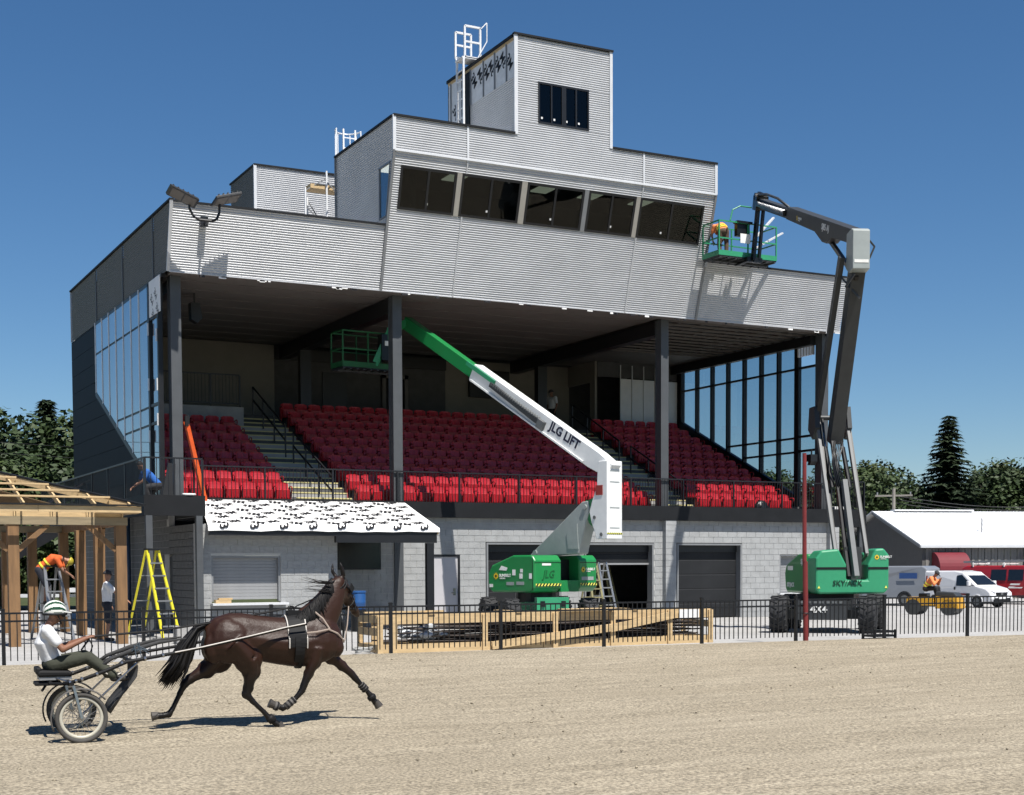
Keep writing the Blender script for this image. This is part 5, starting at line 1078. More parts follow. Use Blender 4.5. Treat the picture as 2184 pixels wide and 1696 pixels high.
CR = [crown(1,9.5,8.5).mesh('crown', m_lf[0]), crown(2,9.5,9.5).mesh('crown', m_lf[1]), crown(3,10,8).mesh('crown', m_lf[2]), crown(4,9,9).mesh('crown', m_lf[0])]
TK = [trunk(i, 9.5, 8.5).mesh('trunk', m_bark) for i in range(4)]
def tree(label, x, y, k, s, rz_=0., sw=1.):
    T_ = thing('broadleaf_tree', label, 'tree', (x,y,-.05), rz_, 'trees around the site')
    for nm, me in (('crown', CR[k]), ('trunk', TK[k])):
        c = bpy.data.objects.new(nm, me); COL.objects.link(c); c.parent = T_; c.scale = (s*sw,s*sw,s)
def conifer(label, x, y, H, W, seed):
    q = random.Random(seed); T_ = thing('conifer_tree', label, 'tree', (x,y,-.05), 0, 'trees around the site')
    MB().tube([(0,0,0),(0,0,H*.97)], [H*.018,.03], 8).build('trunk', m_bark, T_, local=True)
    b = MB(); z = H*.06
    while z < H*.985:
        R_ = W*.5*(1-z/H)**.82*q.uniform(.75,1.12)+.12
        for k in range(14):
            a = q.uniform(0,6.283); L_ = R_*q.uniform(.55,1.1); m = max(4, int(L_*6))
            for j in range(m):
                t = (j+.5)/m; p = V((L_*t*math.cos(a), L_*t*math.sin(a), z-.32*L_*t+.1*L_*t*t)); s = .72*q.uniform(.6,1.1)*(1.1-.4*t)
                for side in (-1,1):
                    u = V((math.cos(a+side*.8), math.sin(a+side*.8), -.35+q.uniform(-.2,.2))); w = u.cross(V((q.uniform(-.3,.3),q.uniform(-.3,.3),1))).normalized()
                    b.add([p-w*s*.3, p+w*s*.3, p+u*s*1.0], [(0,1,2)])
        z += H*.021
    b.build('crown', m_nd, T_, local=True)
conifer('tall dark spruce standing above the white shed roof', 81.5, 42.6, 13.6, 11.5, 5)
conifer('narrow conifer tip poking above the trees at the far left', 14.6, 46.5, 11.9, 4.2, 8)
conifer('small dark conifer seen through the right landing railing', 60.5, 43.0, 8.2, 4.0, 9)
for i, (x, y, k, s, sw, l) in enumerate((
  (70.5,50.5,1,.90,1.0,'olive broadleaf tree at the left end of the right tree line'),(75.0,48.0,0,.98,.9,'dark broadleaf tree left of the tall spruce'),(78.0,48.5,2,.98,1.0,'olive tree close behind the left side of the tall spruce'),
  (87.0,42.5,3,1.0,1.0,'dark broadleaf tree right of the tall spruce'),(90.5,39.5,1,1.06,1.0,'mid green tree second right of the tall spruce'),(94.0,36.5,2,1.12,1.0,'olive tree near the right picture edge'),(97.0,33.0,0,1.16,1.0,'dark tree cut by the right picture edge'),
  (61.5,48,3,.93,1.0,'dark broadleaf tree behind the right landing'),(57,51,2,.88,1.0,'olive tree seen between the lift risers'),(52.5,54,1,.85,1.0,'mid green tree seen through the right end glazing'),
  (71,40.5,1,.86,1.0,'mid green tree directly behind the shed ridge at its left end'),(75.5,47.5,3,.98,1.0,'dark tree filling the gap left of the tall spruce'),(79.5,45.5,0,.92,1.0,'dark tree behind the foot of the tall spruce'),(88.5,43,2,.98,1.0,'olive tree close behind the right side of the tall spruce'),(91.5,41,3,1.0,1.0,'dark tree second from the right picture edge'),(66,50.5,2,.92,1.0,'olive tree between the lift and the shed'),
  (12.2,44,0,1.08,1.0,'large dark tree at the far left edge'),(16.2,42,1,1.03,1.0,'mid green tree left of the dark end wall'),(19.8,40,3,.92,1.0,'dark leafy tree touching the dark end wall'),(8.4,45.5,2,1.1,1.0,'olive tree cut by the left picture edge'),(12.6,39.5,3,.86,1.2,'lower dark tree in front at the left'),(10.5,36.5,1,.72,1.1,'low mid green tree behind the pavilion roof'),(18,35.5,2,.66,1.1,'low olive tree beside the walkway'))):
    tree(l, x, y, k, s, i*1.3, sw)
# ================================================================ people
m_skin = mat('skin', (.42,.21,.13), .55, var=.1, sc=6); m_skin2 = mat('tanned_skin', (.30,.135,.075), .55, var=.12, sc=6)
m_hair = mat('dark_hair', (.03,.022,.018), .7); m_shoe = mat('dark_shoe', (.03,.028,.026), .7)
def fab(n, c, **k): return mat(n, c, .85, var=k.get('var',.08), sc=9, bump=.4, bsc=16, k=.85)
STAND = dict(hip=(0,0,.95), chest=(.0,0,1.28), neck=(-.01,0,1.47), head=(.03,0,1.63), sl=(0,.19,1.42), sr=(0,-.19,1.42), el=(-.02,.25,1.13), er=(-.02,-.25,1.13), wl=(.1,.25,.88), wr=(.1,-.25,.88), kl=(.03,.1,.5), kr=(.03,-.1,.5), al=(-.02,.1,.08), ar=(-.02,-.1,.08))
def person(label, loc, rz_, pose, shirt, pants, skin=m_skin, vox=.02, shorts=False, longsl=False, hair=m_hair, hat=None, face=V((1,0,0)), vest=None, tuck=True):
    P = {k: V(v) for k, v in {**STAND, **pose}.items()}; T_ = thing('person', label, 'person', loc, rz_)
    up_ = (P['head']-P['neck']).normalized(); face = V(face).normalized(); sd = up_.cross(face).normalized(); face = sd.cross(up_)
    b = MB(); hd = P['head']
    b.ball(hd+up_*.02, (.078,.07,.10), 14, 9, (face, sd, up_)); b.ball(hd+face*.03-up_*.055, (.052,.052,.06), 12, 7, (face, sd, up_))   # skull and jaw
    b.ball(hd+face*.088-up_*.012, (.018,.014,.024), 8, 5, (face, sd, up_)); b.ball(hd+face*.07-up_*.055, (.022,.026,.013), 8, 5, (face, sd, up_))
    for s in (-1,1): b.ball(hd+sd*s*.072-up_*.01, (.02,.012,.03), 8, 5, (face, sd, up_))
    b.chain([P['neck']-up_*.04, hd-up_*.05], [.056,.052])
    sp = (P['chest']-P['hip']).normalized()
    fr_ = (P['sl']-P['sr']).normalized()
    for a, c in (('s','e'),('e','w')): 
        for q in 'lr': b.chain([P[a+q], P[c+q]], [.05 if a == 's' else .042, .042 if a == 's' else .029])
    b.tube([P['hip'], P['chest'], P['neck']-sp*.03], [(.12,.09),(.14,.1),(.07,.06)], 12, ref=fr_.cross(sp))
    for q in 'lr':
        b.chain([P['hip']+V((0,.09 if q == 'l' else -.09,-.02)), P['k'+q], P['a'+q]], [.078,.056,.038])
        d = (P['w'+q]-P['e'+q]).normalized(); w = P['w'+q]; side = d.cross(V((0,0,1))); side = side.normalized() if side.length > .1 else V((0,1,0)); pn = side.cross(d)
        b.ball(w+d*.05, (.05,.04,.018), 10, 6, (d, side, pn))
        for k in range(4):                                   # four curled fingers and a thumb
            f0 = w+d*.085+side*(.027-.018*k); L_ = (.03,.034,.032,.025)[k]; f1 = f0+d*L_-pn*.012; f2 = f1+d*L_*.4-pn*L_*.9; b.chain([w+d*.05+side*(.024-.016*k), f0, f1, f2], [.0115,.0105,.0098,.0085], 6)
        b.chain([w+d*.02+side*.03, w+d*.055+side*.055, w+d*.085+side*.05-pn*.02], [.014,.012,.01], 6)
    remesh(b, 'body', skin, vox, 3, T_)
    b = MB()                                                  # shirt
    b.tube([P['hip']-sp*.04, P['hip'].lerp(P['chest'],.45), P['chest'], P['chest'].lerp(P['neck'],.62), P['neck']], [(.165,.12),(.165,.125),(.185,.135),(.13,.095),(.075,.07)], 14, ref=fr_.cross(sp))
    for q in 'lr':
        e_ = P['s'+q].lerp(P['e'+q], .62 if not longsl else 1.0); b.chain([P['chest'].lerp(P['neck'],.3), P['s'+q], e_], [.1,.078,.068])
        if longsl: b.chain([e_, P['e'+q].lerp(P['w'+q],.9)], [.058,.044])
    sh = remesh(b, 'shirt', shirt, max(.014, vox), 3, T_)
    b = MB(); b.ball(P['hip']+V((0,0,-.02)), (.14,.175,.13), 14, 9)
    for q in 'lr':
        h0 = P['hip']+V((0,.09 if q == 'l' else -.09,-.03)); kk = P['k'+q]; b.chain([h0, kk], [.108,.075]) if not shorts else b.chain([h0, h0.lerp(kk,.95)], [.11,.095])
        if not shorts: b.chain([kk, kk.lerp(P['a'+q],.97)], [.078,.062])
    remesh(b, 'trousers', pants, max(.014, vox), 3, T_)
    for q in 'lr':
        a = P['a'+q]; b = MB(); b.ball(a+V((.0,0,-.02)), (.06,.045,.06)); b.ball(a+V((.09,0,-.035)), (.11,.045,.042)); remesh(b, 'shoe', m_shoe, .018, 2, T_)
    if hat is None and hair: b = MB(); b.ball(hd+up_*.045-face*.018, (.086,.079,.088), 12, 8, (face, sd, up_)); remesh(b, 'hair', hair, .018, 1, T_)
    elif hat:
        b = MB(); rs_ = []
        for j in range(6):
            t = j/5*math.pi/2*.97; rs_.append([hd+up_*(.03+.115*math.sin(t))+(face*math.cos(k*math.pi/8)*.118+sd*math.sin(k*math.pi/8)*.105)*math.cos(t) for k in range(16)])
        b.rings(rs_); b.prism([hd+up_*.03+face*.09+sd*.08, hd+up_*.025+face*.175+sd*.05, hd+up_*.025+face*.175-sd*.05, hd+up_*.03+face*.09-sd*.08], up_*.01); b.build('hat', hat, T_, local=True, smooth=True)
    if vest:
        for t in (.25,.6):
            c = P['hip'].lerp(P['chest'], t); d = sp; ex = fr_.cross(d).normalized(); MB().tube([c+(fr_*math.cos(a)*.183+ex*math.sin(a)*.142) for a in [k*math.pi/9 for k in range(18)]], [(.006,.028)]*18, 6, closed=True, ref=d).build('reflective_band', vest, T_, local=True)
    return T_
c_white = fab('white_tshirt', (.72,.73,.75)); c_blue = fab('blue_tshirt', (.02,.12,.42)); c_or = fab('orange_workshirt', (.62,.11,.02)); c_or2 = fab('hi_vis_orange', (.9,.27,.09)); c_navy = fab('navy_shorts', (.015,.018,.03)); c_black = fab('black_trousers', (.014,.014,.016)); c_brown = fab('brown_trousers', (.10,.06,.04)); c_yel = fab('hi_vis_yellow', (.72,.72,.06)); c_hard = mat('hard_hat_yellow', (.6,.5,.05), .4); c_orhat = mat('orange_hat', (.8,.25,.06), .5)
person('bearded man in a royal blue T-shirt crouching on the left walkway', (9.3,-1.7,3.58), R(180), dict(hip=(-.12,0,.5), chest=(.12,0,.74), neck=(.24,0,.9), head=(.33,0,1.0), sl=(.2,.19,.84), sr=(.2,-.19,.84), el=(.32,.22,.58), er=(.32,-.22,.58), wl=(.52,.12,.45), wr=(.52,-.12,.42), kl=(.25,.14,.42), kr=(.2,-.14,.08), al=(.12,.12,.07), ar=(-.2,-.12,.07)), c_blue, c_black)
person('worker in an orange shirt and yellow cap bending on a ladder in the pavilion', (6.25,-2.95,.95), R(-20), dict(hip=(-.15,0,.85), chest=(.18,0,1.12), neck=(.4,0,1.12), head=(.54,0,1.06), sl=(.3,.19,1.1), sr=(.3,-.19,1.1), el=(.42,.2,.82), er=(.45,-.2,.82), wl=(.6,.12,.68), wr=(.62,-.12,.7), kl=(.0,.11,.45), kr=(.02,-.11,.45), al=(-.05,.1,.02), ar=(-.03,-.1,.02)), c_or, c_navy, shorts=True, hat=c_hard, face=(.6,0,-.8), vest=c_yel)
person('man in a white T-shirt and dark shorts reaching out behind the right pavilion post', (7.42,-4.6,0), R(-12), dict(er=(.25,-.3,1.18), wr=(.48,-.36,1.02), head=(.02,.02,1.63)), c_white, c_navy, shorts=True, hat=fab('dark_cap', (.03,.03,.035)))
person('worker in hi-vis orange leaning over on the lift platform', (27.95,-1.98,11.88), R(75), dict(hip=(-.05,0,.86), chest=(.17,0,1.05), neck=(.36,0,1.05), head=(.46,0,.97), sl=(.27,.19,1.06), sr=(.27,-.19,1.06), el=(.36,.25,.8), er=(.36,-.25,.8), wl=(.5,.15,.62), wr=(.5,-.15,.62), kl=(0,.12,.46), kr=(-.02,-.12,.46), al=(-.04,.11,.08), ar=(-.05,-.11,.08)), c_or2, c_brown, hat=c_orhat, face=(.6,0,-.8), vest=c_yel)
person('roller driver in an orange and yellow hi-vis vest', (40.7,1.65,-.05), R(-62), dict(hip=(-.25,0,.95), chest=(-.1,0,1.22), neck=(.05,0,1.38), head=(.15,0,1.5), sl=(.0,.19,1.34), sr=(.0,-.19,1.34), el=(.15,.25,1.1), er=(.15,-.25,1.1), wl=(.28,.12,1.28), wr=(.28,-.12,1.28), kl=(.2,.14,.95), kr=(.2,-.14,.95), al=(.25,.12,.5), ar=(.25,-.12,.5)), c_or2, c_black, longsl=True, hat=fab('dark_cap', (.03,.03,.035)), vest=c_yel)
person('person in a white shirt standing in the dark concourse behind the seats', (28.3,10.2,7.2), R(200), {}, c_white, c_black, hat=fab('dark_cap', (.03,.03,.035)))
# ================================================================ jog cart, driver and trotter
HD = R(-5.0); HX, HY, HZ = 5.92, -22.55, -.318
hx = V((math.cos(HD), math.sin(HD), 0)); hy = V((-math.sin(HD), math.cos(HD), 0))
m_bay = None
def baymat():
    M_ = bpy.data.materials.new('bay_coat'); M_.use_nodes = True; t = M_.node_tree; N = t.nodes; L = t.links; p = N['Principled BSDF']
    p.inputs['Roughness'].default_value = .46; p.inputs['Specular IOR Level'].default_value = .32; p.inputs['Sheen Weight'].default_value = .0; p.inputs['Coat Weight'].default_value = .0; p.inputs['Coat Roughness'].default_value = .35
    tc = N.new('ShaderNodeTexCoord'); sx = N.new('ShaderNodeSeparateXYZ'); L.new(tc.outputs['Object'], sx.inputs[0])
    nz = N.new('ShaderNodeTexNoise'); nz.inputs['Scale'].default_value = 3.5; nz.inputs['Detail'].default_value = 5; L.new(tc.outputs['Object'], nz.inputs[0])
    ad = N.new('ShaderNodeMath'); ad.operation = 'MULTIPLY_ADD'; ad.inputs[1].default_value = .22; L.new(nz.outputs[0], ad.inputs[0]); L.new(sx.outputs[2], ad.inputs[2])
    rp = N.new('ShaderNodeValToRGB'); dv = N.new('ShaderNodeMath'); dv.operation = 'DIVIDE'; dv.inputs[1].default_value = 2.5; L.new(ad.outputs[0], dv.inputs[0]); L.new(dv.outputs[0], rp.inputs[0]); e = rp.color_ramp.elements; e[0].position = .29; e[0].color = (.0035,.0025,.0022,1); e[1].position = .40; e[1].color = (.023,.0082,.0037,1)
    q = e.new(.83); q.color = (.027,.0098,.0043,1); q = e.new(.862); q.color = (.006,.004,.0035,1)
    L.new(rp.outputs[0], p.inputs['Base Color'])
    b = N.new('ShaderNodeBump'); b.inputs['Strength'].default_value = .35; b.inputs['Distance'].default_value = .03; n2 = N.new('ShaderNodeTexNoise'); n2.inputs['Scale'].default_value = 9; n2.inputs['Detail'].default_value = 9; n2.inputs['Roughness'].default_value = .7; L.new(tc.outputs['Object'], n2.inputs[0]); L.new(n2.outputs[0], b.inputs['Height']); L.new(b.outputs[0], p.inputs['Normal'])
    rr = N.new('ShaderNodeMapRange'); n3 = N.new('ShaderNodeTexNoise'); n3.inputs['Scale'].default_value = 22; n3.inputs['Detail'].default_value = 8; L.new(tc.outputs['Object'], n3.inputs[0]); rr.inputs[3].default_value = .34; rr.inputs[4].default_value = .62; L.new(n3.outputs[0], rr.inputs[0]); L.new(rr.outputs[0], p.inputs['Roughness'])
    return M_
m_bay = baymat(); m_mane = mat('black_horsehair', (.008,.007,.007), .6, var=.3, sc=20, st=(1,1,.2), spec=.25); m_hoof = mat('hoof_horn', (.075,.065,.055), .55, var=.2)
Hs = thing('horse', 'bay trotting horse with black mane and tail pulling the cart', 'horse', (HX,HY,HZ), HD)
b = MB()
# barrel, loin, croup: (x, z centre, half width, half height)
BODY = [(-.93,1.18,.13,.20),(-.80,1.20,.235,.285),(-.62,1.225,.275,.315),(-.42,1.23,.275,.305),(-.2,1.195,.27,.305),(.02,1.16,.285,.315),(.22,1.14,.29,.33),(.42,1.155,.28,.35),(.58,1.185,.255,.34),(.72,1.19,.225,.285),(.84,1.17,.165,.20),(.9,1.15,.09,.12)]
b.rings([[V((x, w*math.cos(2*math.pi*k/20)*(1 if math.sin(2*math.pi*k/20) < .3 else .86), z+h*math.sin(2*math.pi*k/20))) for k in range(20)] for x, z, w, h in BODY])
b.ball((.42,0,1.42),(.26,.09,.11)); b.ball((-.5,0,1.44),(.26,.13,.10))
for s in (-1,1):
    b.ball((-.66,s*.13,1.18),(.24,.15,.30)); b.ball((.6,s*.12,1.14),(.24,.15,.28)); b.ball((.8,s*.09,1.06),(.12,.1,.14)); b.ball((-.82,s*.1,1.1),(.15,.12,.22))
# neck (turned slightly to the far side) and head
NK = [((.50,0,1.34),(.15,.30)),((.64,.01,1.50),(.125,.25)),((.75,.03,1.66),(.105,.205)),((.83,.06,1.80),(.09,.165)),((.89,.09,1.92),(.08,.13))]
b.tube([p for p, r_ in NK], [r_ for p, r_ in NK], 16, ref=(1,0,.3))
HDD = V((.55,.52,-.66)).normalized(); h0 = V((.90,.10,1.93)); hs_ = HDD.cross(V((0,0,1))).normalized(); hu = hs_.cross(HDD)
for t, wd_, ht in ((.0,.095,.11),(.11,.1,.14),(.22,.092,.14),(.35,.068,.102),(.48,.057,.078),(.58,.06,.068),(.63,.048,.052)):
    b.ball(h0+HDD*t-hu*.02, (.092,wd_,ht), 12, 8, (HDD, hs_, hu))
b.ball(h0+HDD*.16-hu*.09+hs_*.04, (.1,.04,.085), 10, 6, (HDD, hs_, hu)); b.ball(h0+HDD*.16-hu*.09-hs_*.04, (.1,.04,.085), 10, 6, (HDD, hs_, hu))
for s in (-1,1):
    ear = h0+HDD*-.02+hu*.08+hs_*s*.06; b.tube([ear, ear+V((-.03,0,.07))+hs_*s*.02, ear+V((-.06 if s > 0 else -.02,0,.15))+hs_*s*.03, ear+V((-.07 if s > 0 else -.01,0,.20))+hs_*s*.025], [(.034,.03),(.042,.026),(.03,.018),(.007,.007)], 8)
    b.ball(h0+HDD*.17+hs_*s*.085+hu*.03, (.03,.015,.024), 8, 6, (HDD, hs_, hu))
def leg(pts, rad):
    for i in range(len(pts)-1):
        b.tube([pts[i], pts[i+1]], [rad[i], rad[i+1]], 12, ref=(0,1,0)); 
    for p, r_ in zip(pts, rad): b.ball(p, r_ if not isinstance(r_, tuple) else (r_[1], r_[0], r_[1]), 12, 8)
# near (right) hind: planted under the body.  far hind: trailing
leg([V(p) for p in ((-.60,-.15,1.16),(-.40,-.17,.94),(-.36,-.165,.78),(-.40,-.15,.56),(-.425,-.145,.48),(-.34,-.145,.38),(-.19,-.14,.23),(-.12,-.14,.145),(-.05,-.14,.09),(.0,-.14,.05))], [(.16,.28),(.14,.20),(.10,.135),(.06,.08),(.052,.07),(.037,.045),(.033,.04),(.045,.05),(.042,.046),(.05,.05)])
leg([V(p) for p in ((-.68,.14,1.12),(-.72,.16,.94),(-.88,.16,.80),(-1.10,.15,.68),(-1.17,.15,.62),(-1.23,.15,.50),(-1.33,.15,.30),(-1.38,.15,.225),(-1.47,.15,.215),(-1.53,.15,.215))], [(.16,.28),(.14,.20),(.10,.13),(.058,.075),(.05,.066),(.036,.045),(.033,.04),(.045,.05),(.042,.046),(.05,.05)])
# far fore: stretched forward.  near fore: folded
leg([V(p) for p in ((.66,.13,1.08),(.80,.14,.92),(.95,.14,.79),(1.08,.14,.68),(1.13,.14,.62),(1.22,.14,.52),(1.31,.14,.42),(1.345,.14,.375),(1.385,.14,.315),(1.42,.14,.27))], [(.115,.16),(.085,.115),(.062,.078),(.05,.056),(.046,.052),(.034,.04),(.033,.037),(.045,.046),(.04,.043),(.048,.048)])
leg([V(p) for p in ((.52,-.14,1.06),(.48,-.15,.88),(.41,-.15,.72),(.345,-.15,.57),(.32,-.15,.50),(.24,-.15,.41),(.12,-.15,.31),(.06,-.15,.275),(-.0,-.15,.30),(-.06,-.15,.32))], [(.115,.16),(.085,.115),(.062,.078),(.05,.056),(.048,.052),(.034,.04),(.033,.037),(.045,.046),(.04,.043),(.048,.048)])
hb = remesh(b, 'body', m_bay, .0155, 7, Hs)
# hooves
def hoof(p, d, n_):
    p, d, n_ = V(p), V(d).normalized(), V(n_).normalized(); s_ = d.cross(n_)
    q = MB(); q.rings([[p+d*(t)+(n_*math.cos(2*math.pi*k/14)*a+s_*math.sin(2*math.pi*k/14)*c) for k in range(14)] for t, a, c in ((-.035,.046,.044),(.01,.053,.048),(.06,.062,.055))]); q.build('hoof', m_hoof, Hs, local=True, smooth=False)
hoof((.015,-.14,.05),(.35,0,-1),(1,0,.35)); hoof((-1.54,.15,.215),(-1,0,-.1),(-.1,0,1)); hoof((1.44,.14,.26),(.55,0,-.85),(.85,0,.55)); hoof((-.07,-.15,.325),(-.85,0,.4),(.4,0,.85))
# eyes
q = MB()
for s in (-1,1): q.ball(h0+HDD*.17+hs_*s*.096+hu*.03, .016, 8, 6)
q.build('eyes', m_black, Hs, local=True, smooth=True)
# mane and tail as many tapering locks
rh = random.Random(17)
q = MB()
for k in range(230):
    t = rh.random(); i = min(3, int(t*4)); f = t*4-i; p = V(NK[i][0]).lerp(V(NK[i+1][0]), f); r_ = NK[i][1][1]*(1-f)+NK[i+1][1][1]*f
    crest = p+V((-.86,0,.5)).normalized()*r_*.94; L_ = rh.uniform(.26,.52); y0 = rh.uniform(-.03,.02); out = -1
    w0 = rh.uniform(.007,.014); rr_ = NK[i][1][0]*(1-f)+NK[i+1][1][0]*f
    q.tube([crest+V((.02,y0,.0)), crest+V((-.005,y0+out*rr_*.7,.005-.02)), crest+V((.03-.05*rh.random(),out*(rr_+.03),-.09-.05*rh.random())), crest+V((.07-.16*rh.random(),out*(rr_+.05),-L_))], [w0,w0*1.3,w0,.002], 5)
for k in range(14):
    p = V((.70+.1*rh.random(),-.07,1.78+.16*rh.random())); q.tube([p, p+V((-.16,-.02,.03*rh.random())), p+V((-.30-.12*rh.random(),-.03,-.02+.12*rh.random()))], [.006,.004,.001], 4)
for k in range(10): p = h0+hu*.1+HDD*(.02*k*.3); q.tube([p, p+HDD*.1+hu*.03+hs_*rh.uniform(-.05,.05), p+HDD*.2+hs_*rh.uniform(-.06,.06)], [.009,.008,.002], 4)
q.build('mane', m_mane, Hs, local=True, smooth=True)
q = MB()
for k in range(240):
    a = rh.uniform(-1,1); w0 = rh.uniform(.008,.018); L_ = rh.uniform(.72,1.12); spx = rh.gauss(0,.036); spy = rh.gauss(0,.036); spz = rh.gauss(0,.03)
    p0 = V((-.88,0+spy*.4,1.40+spz*.3)); p1 = V((-1.03+spx*.3,spy*.7,1.33+spz*.6)); p2 = V((-1.17+spx,spy,1.10+spz)); p3 = V((-1.27+spx*1.4,spy*1.5,.86+spz*1.3)); p4 = V((-1.46+spx*1.8,spy*1.8,.60+spz*1.5))
    pts = [p0,p1,p2,p2.lerp(p3,min(1,L_)),p3.lerp(p4,max(.1,L_-.25))]
    q.tube(pts, [w0*.8,w0*1.4,w0*1.3,w0,.002], 5)
q.build('tail', m_mane, Hs, local=True, smooth=True)
# ---- harness: saddle pad, girth, breast collar, bridle, leg boots
m_lea = mat('black_leather', (.012,.012,.013), .65, var=.2, spec=.25); m_pipe = mat('white_piping', (.68,.64,.58), .6); m_tan = mat('pale_strap', (.50,.40,.33), .7); m_boot = mat('grey_boot', (.14,.13,.12), .8, var=.15)
HN = thing('harness', 'black harness with white piping and pale breast strap on the horse', 'harness', (HX,HY,HZ), HD)
def bodyring(x, k, off=.012):
    for (xa, za, wa, ha), (xb, zb_, wb, hb_) in zip(BODY, BODY[1:]):
        if xa <= x <= xb:
            t = (x-xa)/(xb-xa); z = za+(zb_-za)*t; w = wa+(wb-wa)*t+off; h = ha+(hb_-ha)*t+off
            return V((x, w*math.cos(k)*(1 if math.sin(k) < .3 else .86), z+h*math.sin(k)))
def band(x0, x1, k0, k1, off, nm, m_, n=14):
    ks = [k0+(k1-k0)*i/n for i in range(n+1)]; q = MB(); A = [bodyring(x0,k,off) for k in ks]; B_ = [bodyring(x1,k,off) for k in ks]; C2 = [bodyring(x0,k,off-.03) for k in ks]; D2 = [bodyring(x1,k,off-.03) for k in ks]
    q.rings([[a,c,d2,c2] for a, c, c2, d2 in zip(A,B_,C2,D2)]); return q.build(nm, m_, HN, local=True, smooth=False)
pi = math.pi
band(.12,.36,pi*.34,pi*1.06,.03,'saddle_pad',m_lea); band(.12,.36,-pi*.06,pi*.34,.03,'saddle_pad',m_lea)
for x in (.115,.355): band(x,x+.014,-pi*.07,pi*1.07,.036,'piping',m_pipe,20)
q = MB(); q.tube([(.14,0,1.50),(-.1,0,1.515),(-.35,0,1.545),(-.55,0,1.55),(-.75,0,1.49),(-.88,0,1.42)], [(.016,.006)]*6, 6); q.build('back_strap', m_lea, HN, local=True)
band(.27,.33,-pi*.95,pi*.02,.025,'girth',m_lea,20); band(.2,.27,pi*.93,pi*1.25,.04,'buckle_strap',m_lea,6); band(.2,.27,-pi*.25,pi*.07,.04,'buckle_strap',m_lea,6)
q = MB(); q.box(.16,.34,-.07,.07,1.5,1.56)
for s in (-1,1): q.tube([(.22+.03*math.cos(a),s*.05,1.59+.03*math.sin(a)) for a in [i*pi/5 for i in range(10)]], .007, 5, closed=True)
q.build('terrets', m_lea, HN, local=True)
q = MB(); q.tube([(.36,-.285,1.27),(.5,-.285,1.28),(.66,-.26,1.31),(.8,-.2,1.25),(.9,-.11,1.16),(.945,0,1.12),(.9,.11,1.16),(.8,.2,1.25),(.5,.285,1.28),(.36,.27,1.27)], [(.006,.013)]*10, 6); q.build('breast_strap', m_tan, HN, local=True)
q = MB(); q.tube([(.68,-.245,1.31),(.6,-.2,1.45),(.5,-.12,1.55),(.45,0,1.58)], [(.008,.014)]*4, 6); q.tube([(.945,-.02,1.14),(1.0,.03,1.35),(1.05,.13,1.6)], [(.006,.012)]*3, 6); q.build('neck_strap', m_tan, HN, local=True)
q = MB()
def hring(t, r1, r2, w=.012): q.tube([h0+HDD*t-hu*.02+hs_*math.cos(a)*r1+hu*math.sin(a)*r2 for a in [i*pi/8 for i in range(16)]], [(.006,w)]*16, 5, closed=True, ref=HDD)
hring(.05,.108,.148); hring(.38,.082,.115); hring(.0,.11,.13)
for s in (-1,1): q.tube([h0+HDD*.03+hs_*s*.098, h0+HDD*.2+hs_*s*.1, h0+HDD*.4+hs_*s*.07, h0+HDD*.5+hs_*s*.065-hu*.04], [(.006,.013)]*4, 5); q.obox(h0+HDD*.16+hs_*s*.125+hu*.03, HDD*.05, hu*.045, hs_*.006); q.tube([h0+HDD*.5+hs_*s*.07-hu*.05+(HDD*math.cos(a)+hu*math.sin(a))*.03 for a in [i*pi/5 for i in range(10)]], .006, 5, closed=True)
q.tube([h0+hu*.1, V((.78,-.02,1.93)), V((.55,-.0,1.72)), V((.3,0,1.62)), V((.24,0,1.58))], .009, 5)
q.build('bridle', m_lea, HN, local=True)
def boot(p, r0, r1, ln, d, m_=m_boot, n=3):
    p, d = V(p), V(d).normalized(); q = MB(); q.tube([p, p+d*ln*.5, p+d*ln], [r0, r0*1.05, r1], 12); o = q.build('leg_boot', m_, HN, local=True, smooth=True)
    for k in range(n): q = MB(); q.tube([p+d*ln*(k+.4)/n-d*.012, p+d*ln*(k+.4)/n+d*.012], r0*1.14, 12); q.build('boot_strap', m_lea, o, local=True)
boot((1.21,.14,.53),.049,.046,.12,(.09,0,-.1)); boot((.22,-.15,.39),.046,.05,.17,(-.12,0,-.095)); boot((1.35,.14,.37),.055,.06,.06,(.5,0,-.8),m_lea,1); boot((-.0,-.15,.295),.056,.06,.06,(-.9,0,.35),m_boot,1); boot((-.13,-.14,.17),.054,.057,.09,(.6,0,-.65),m_lea,1)
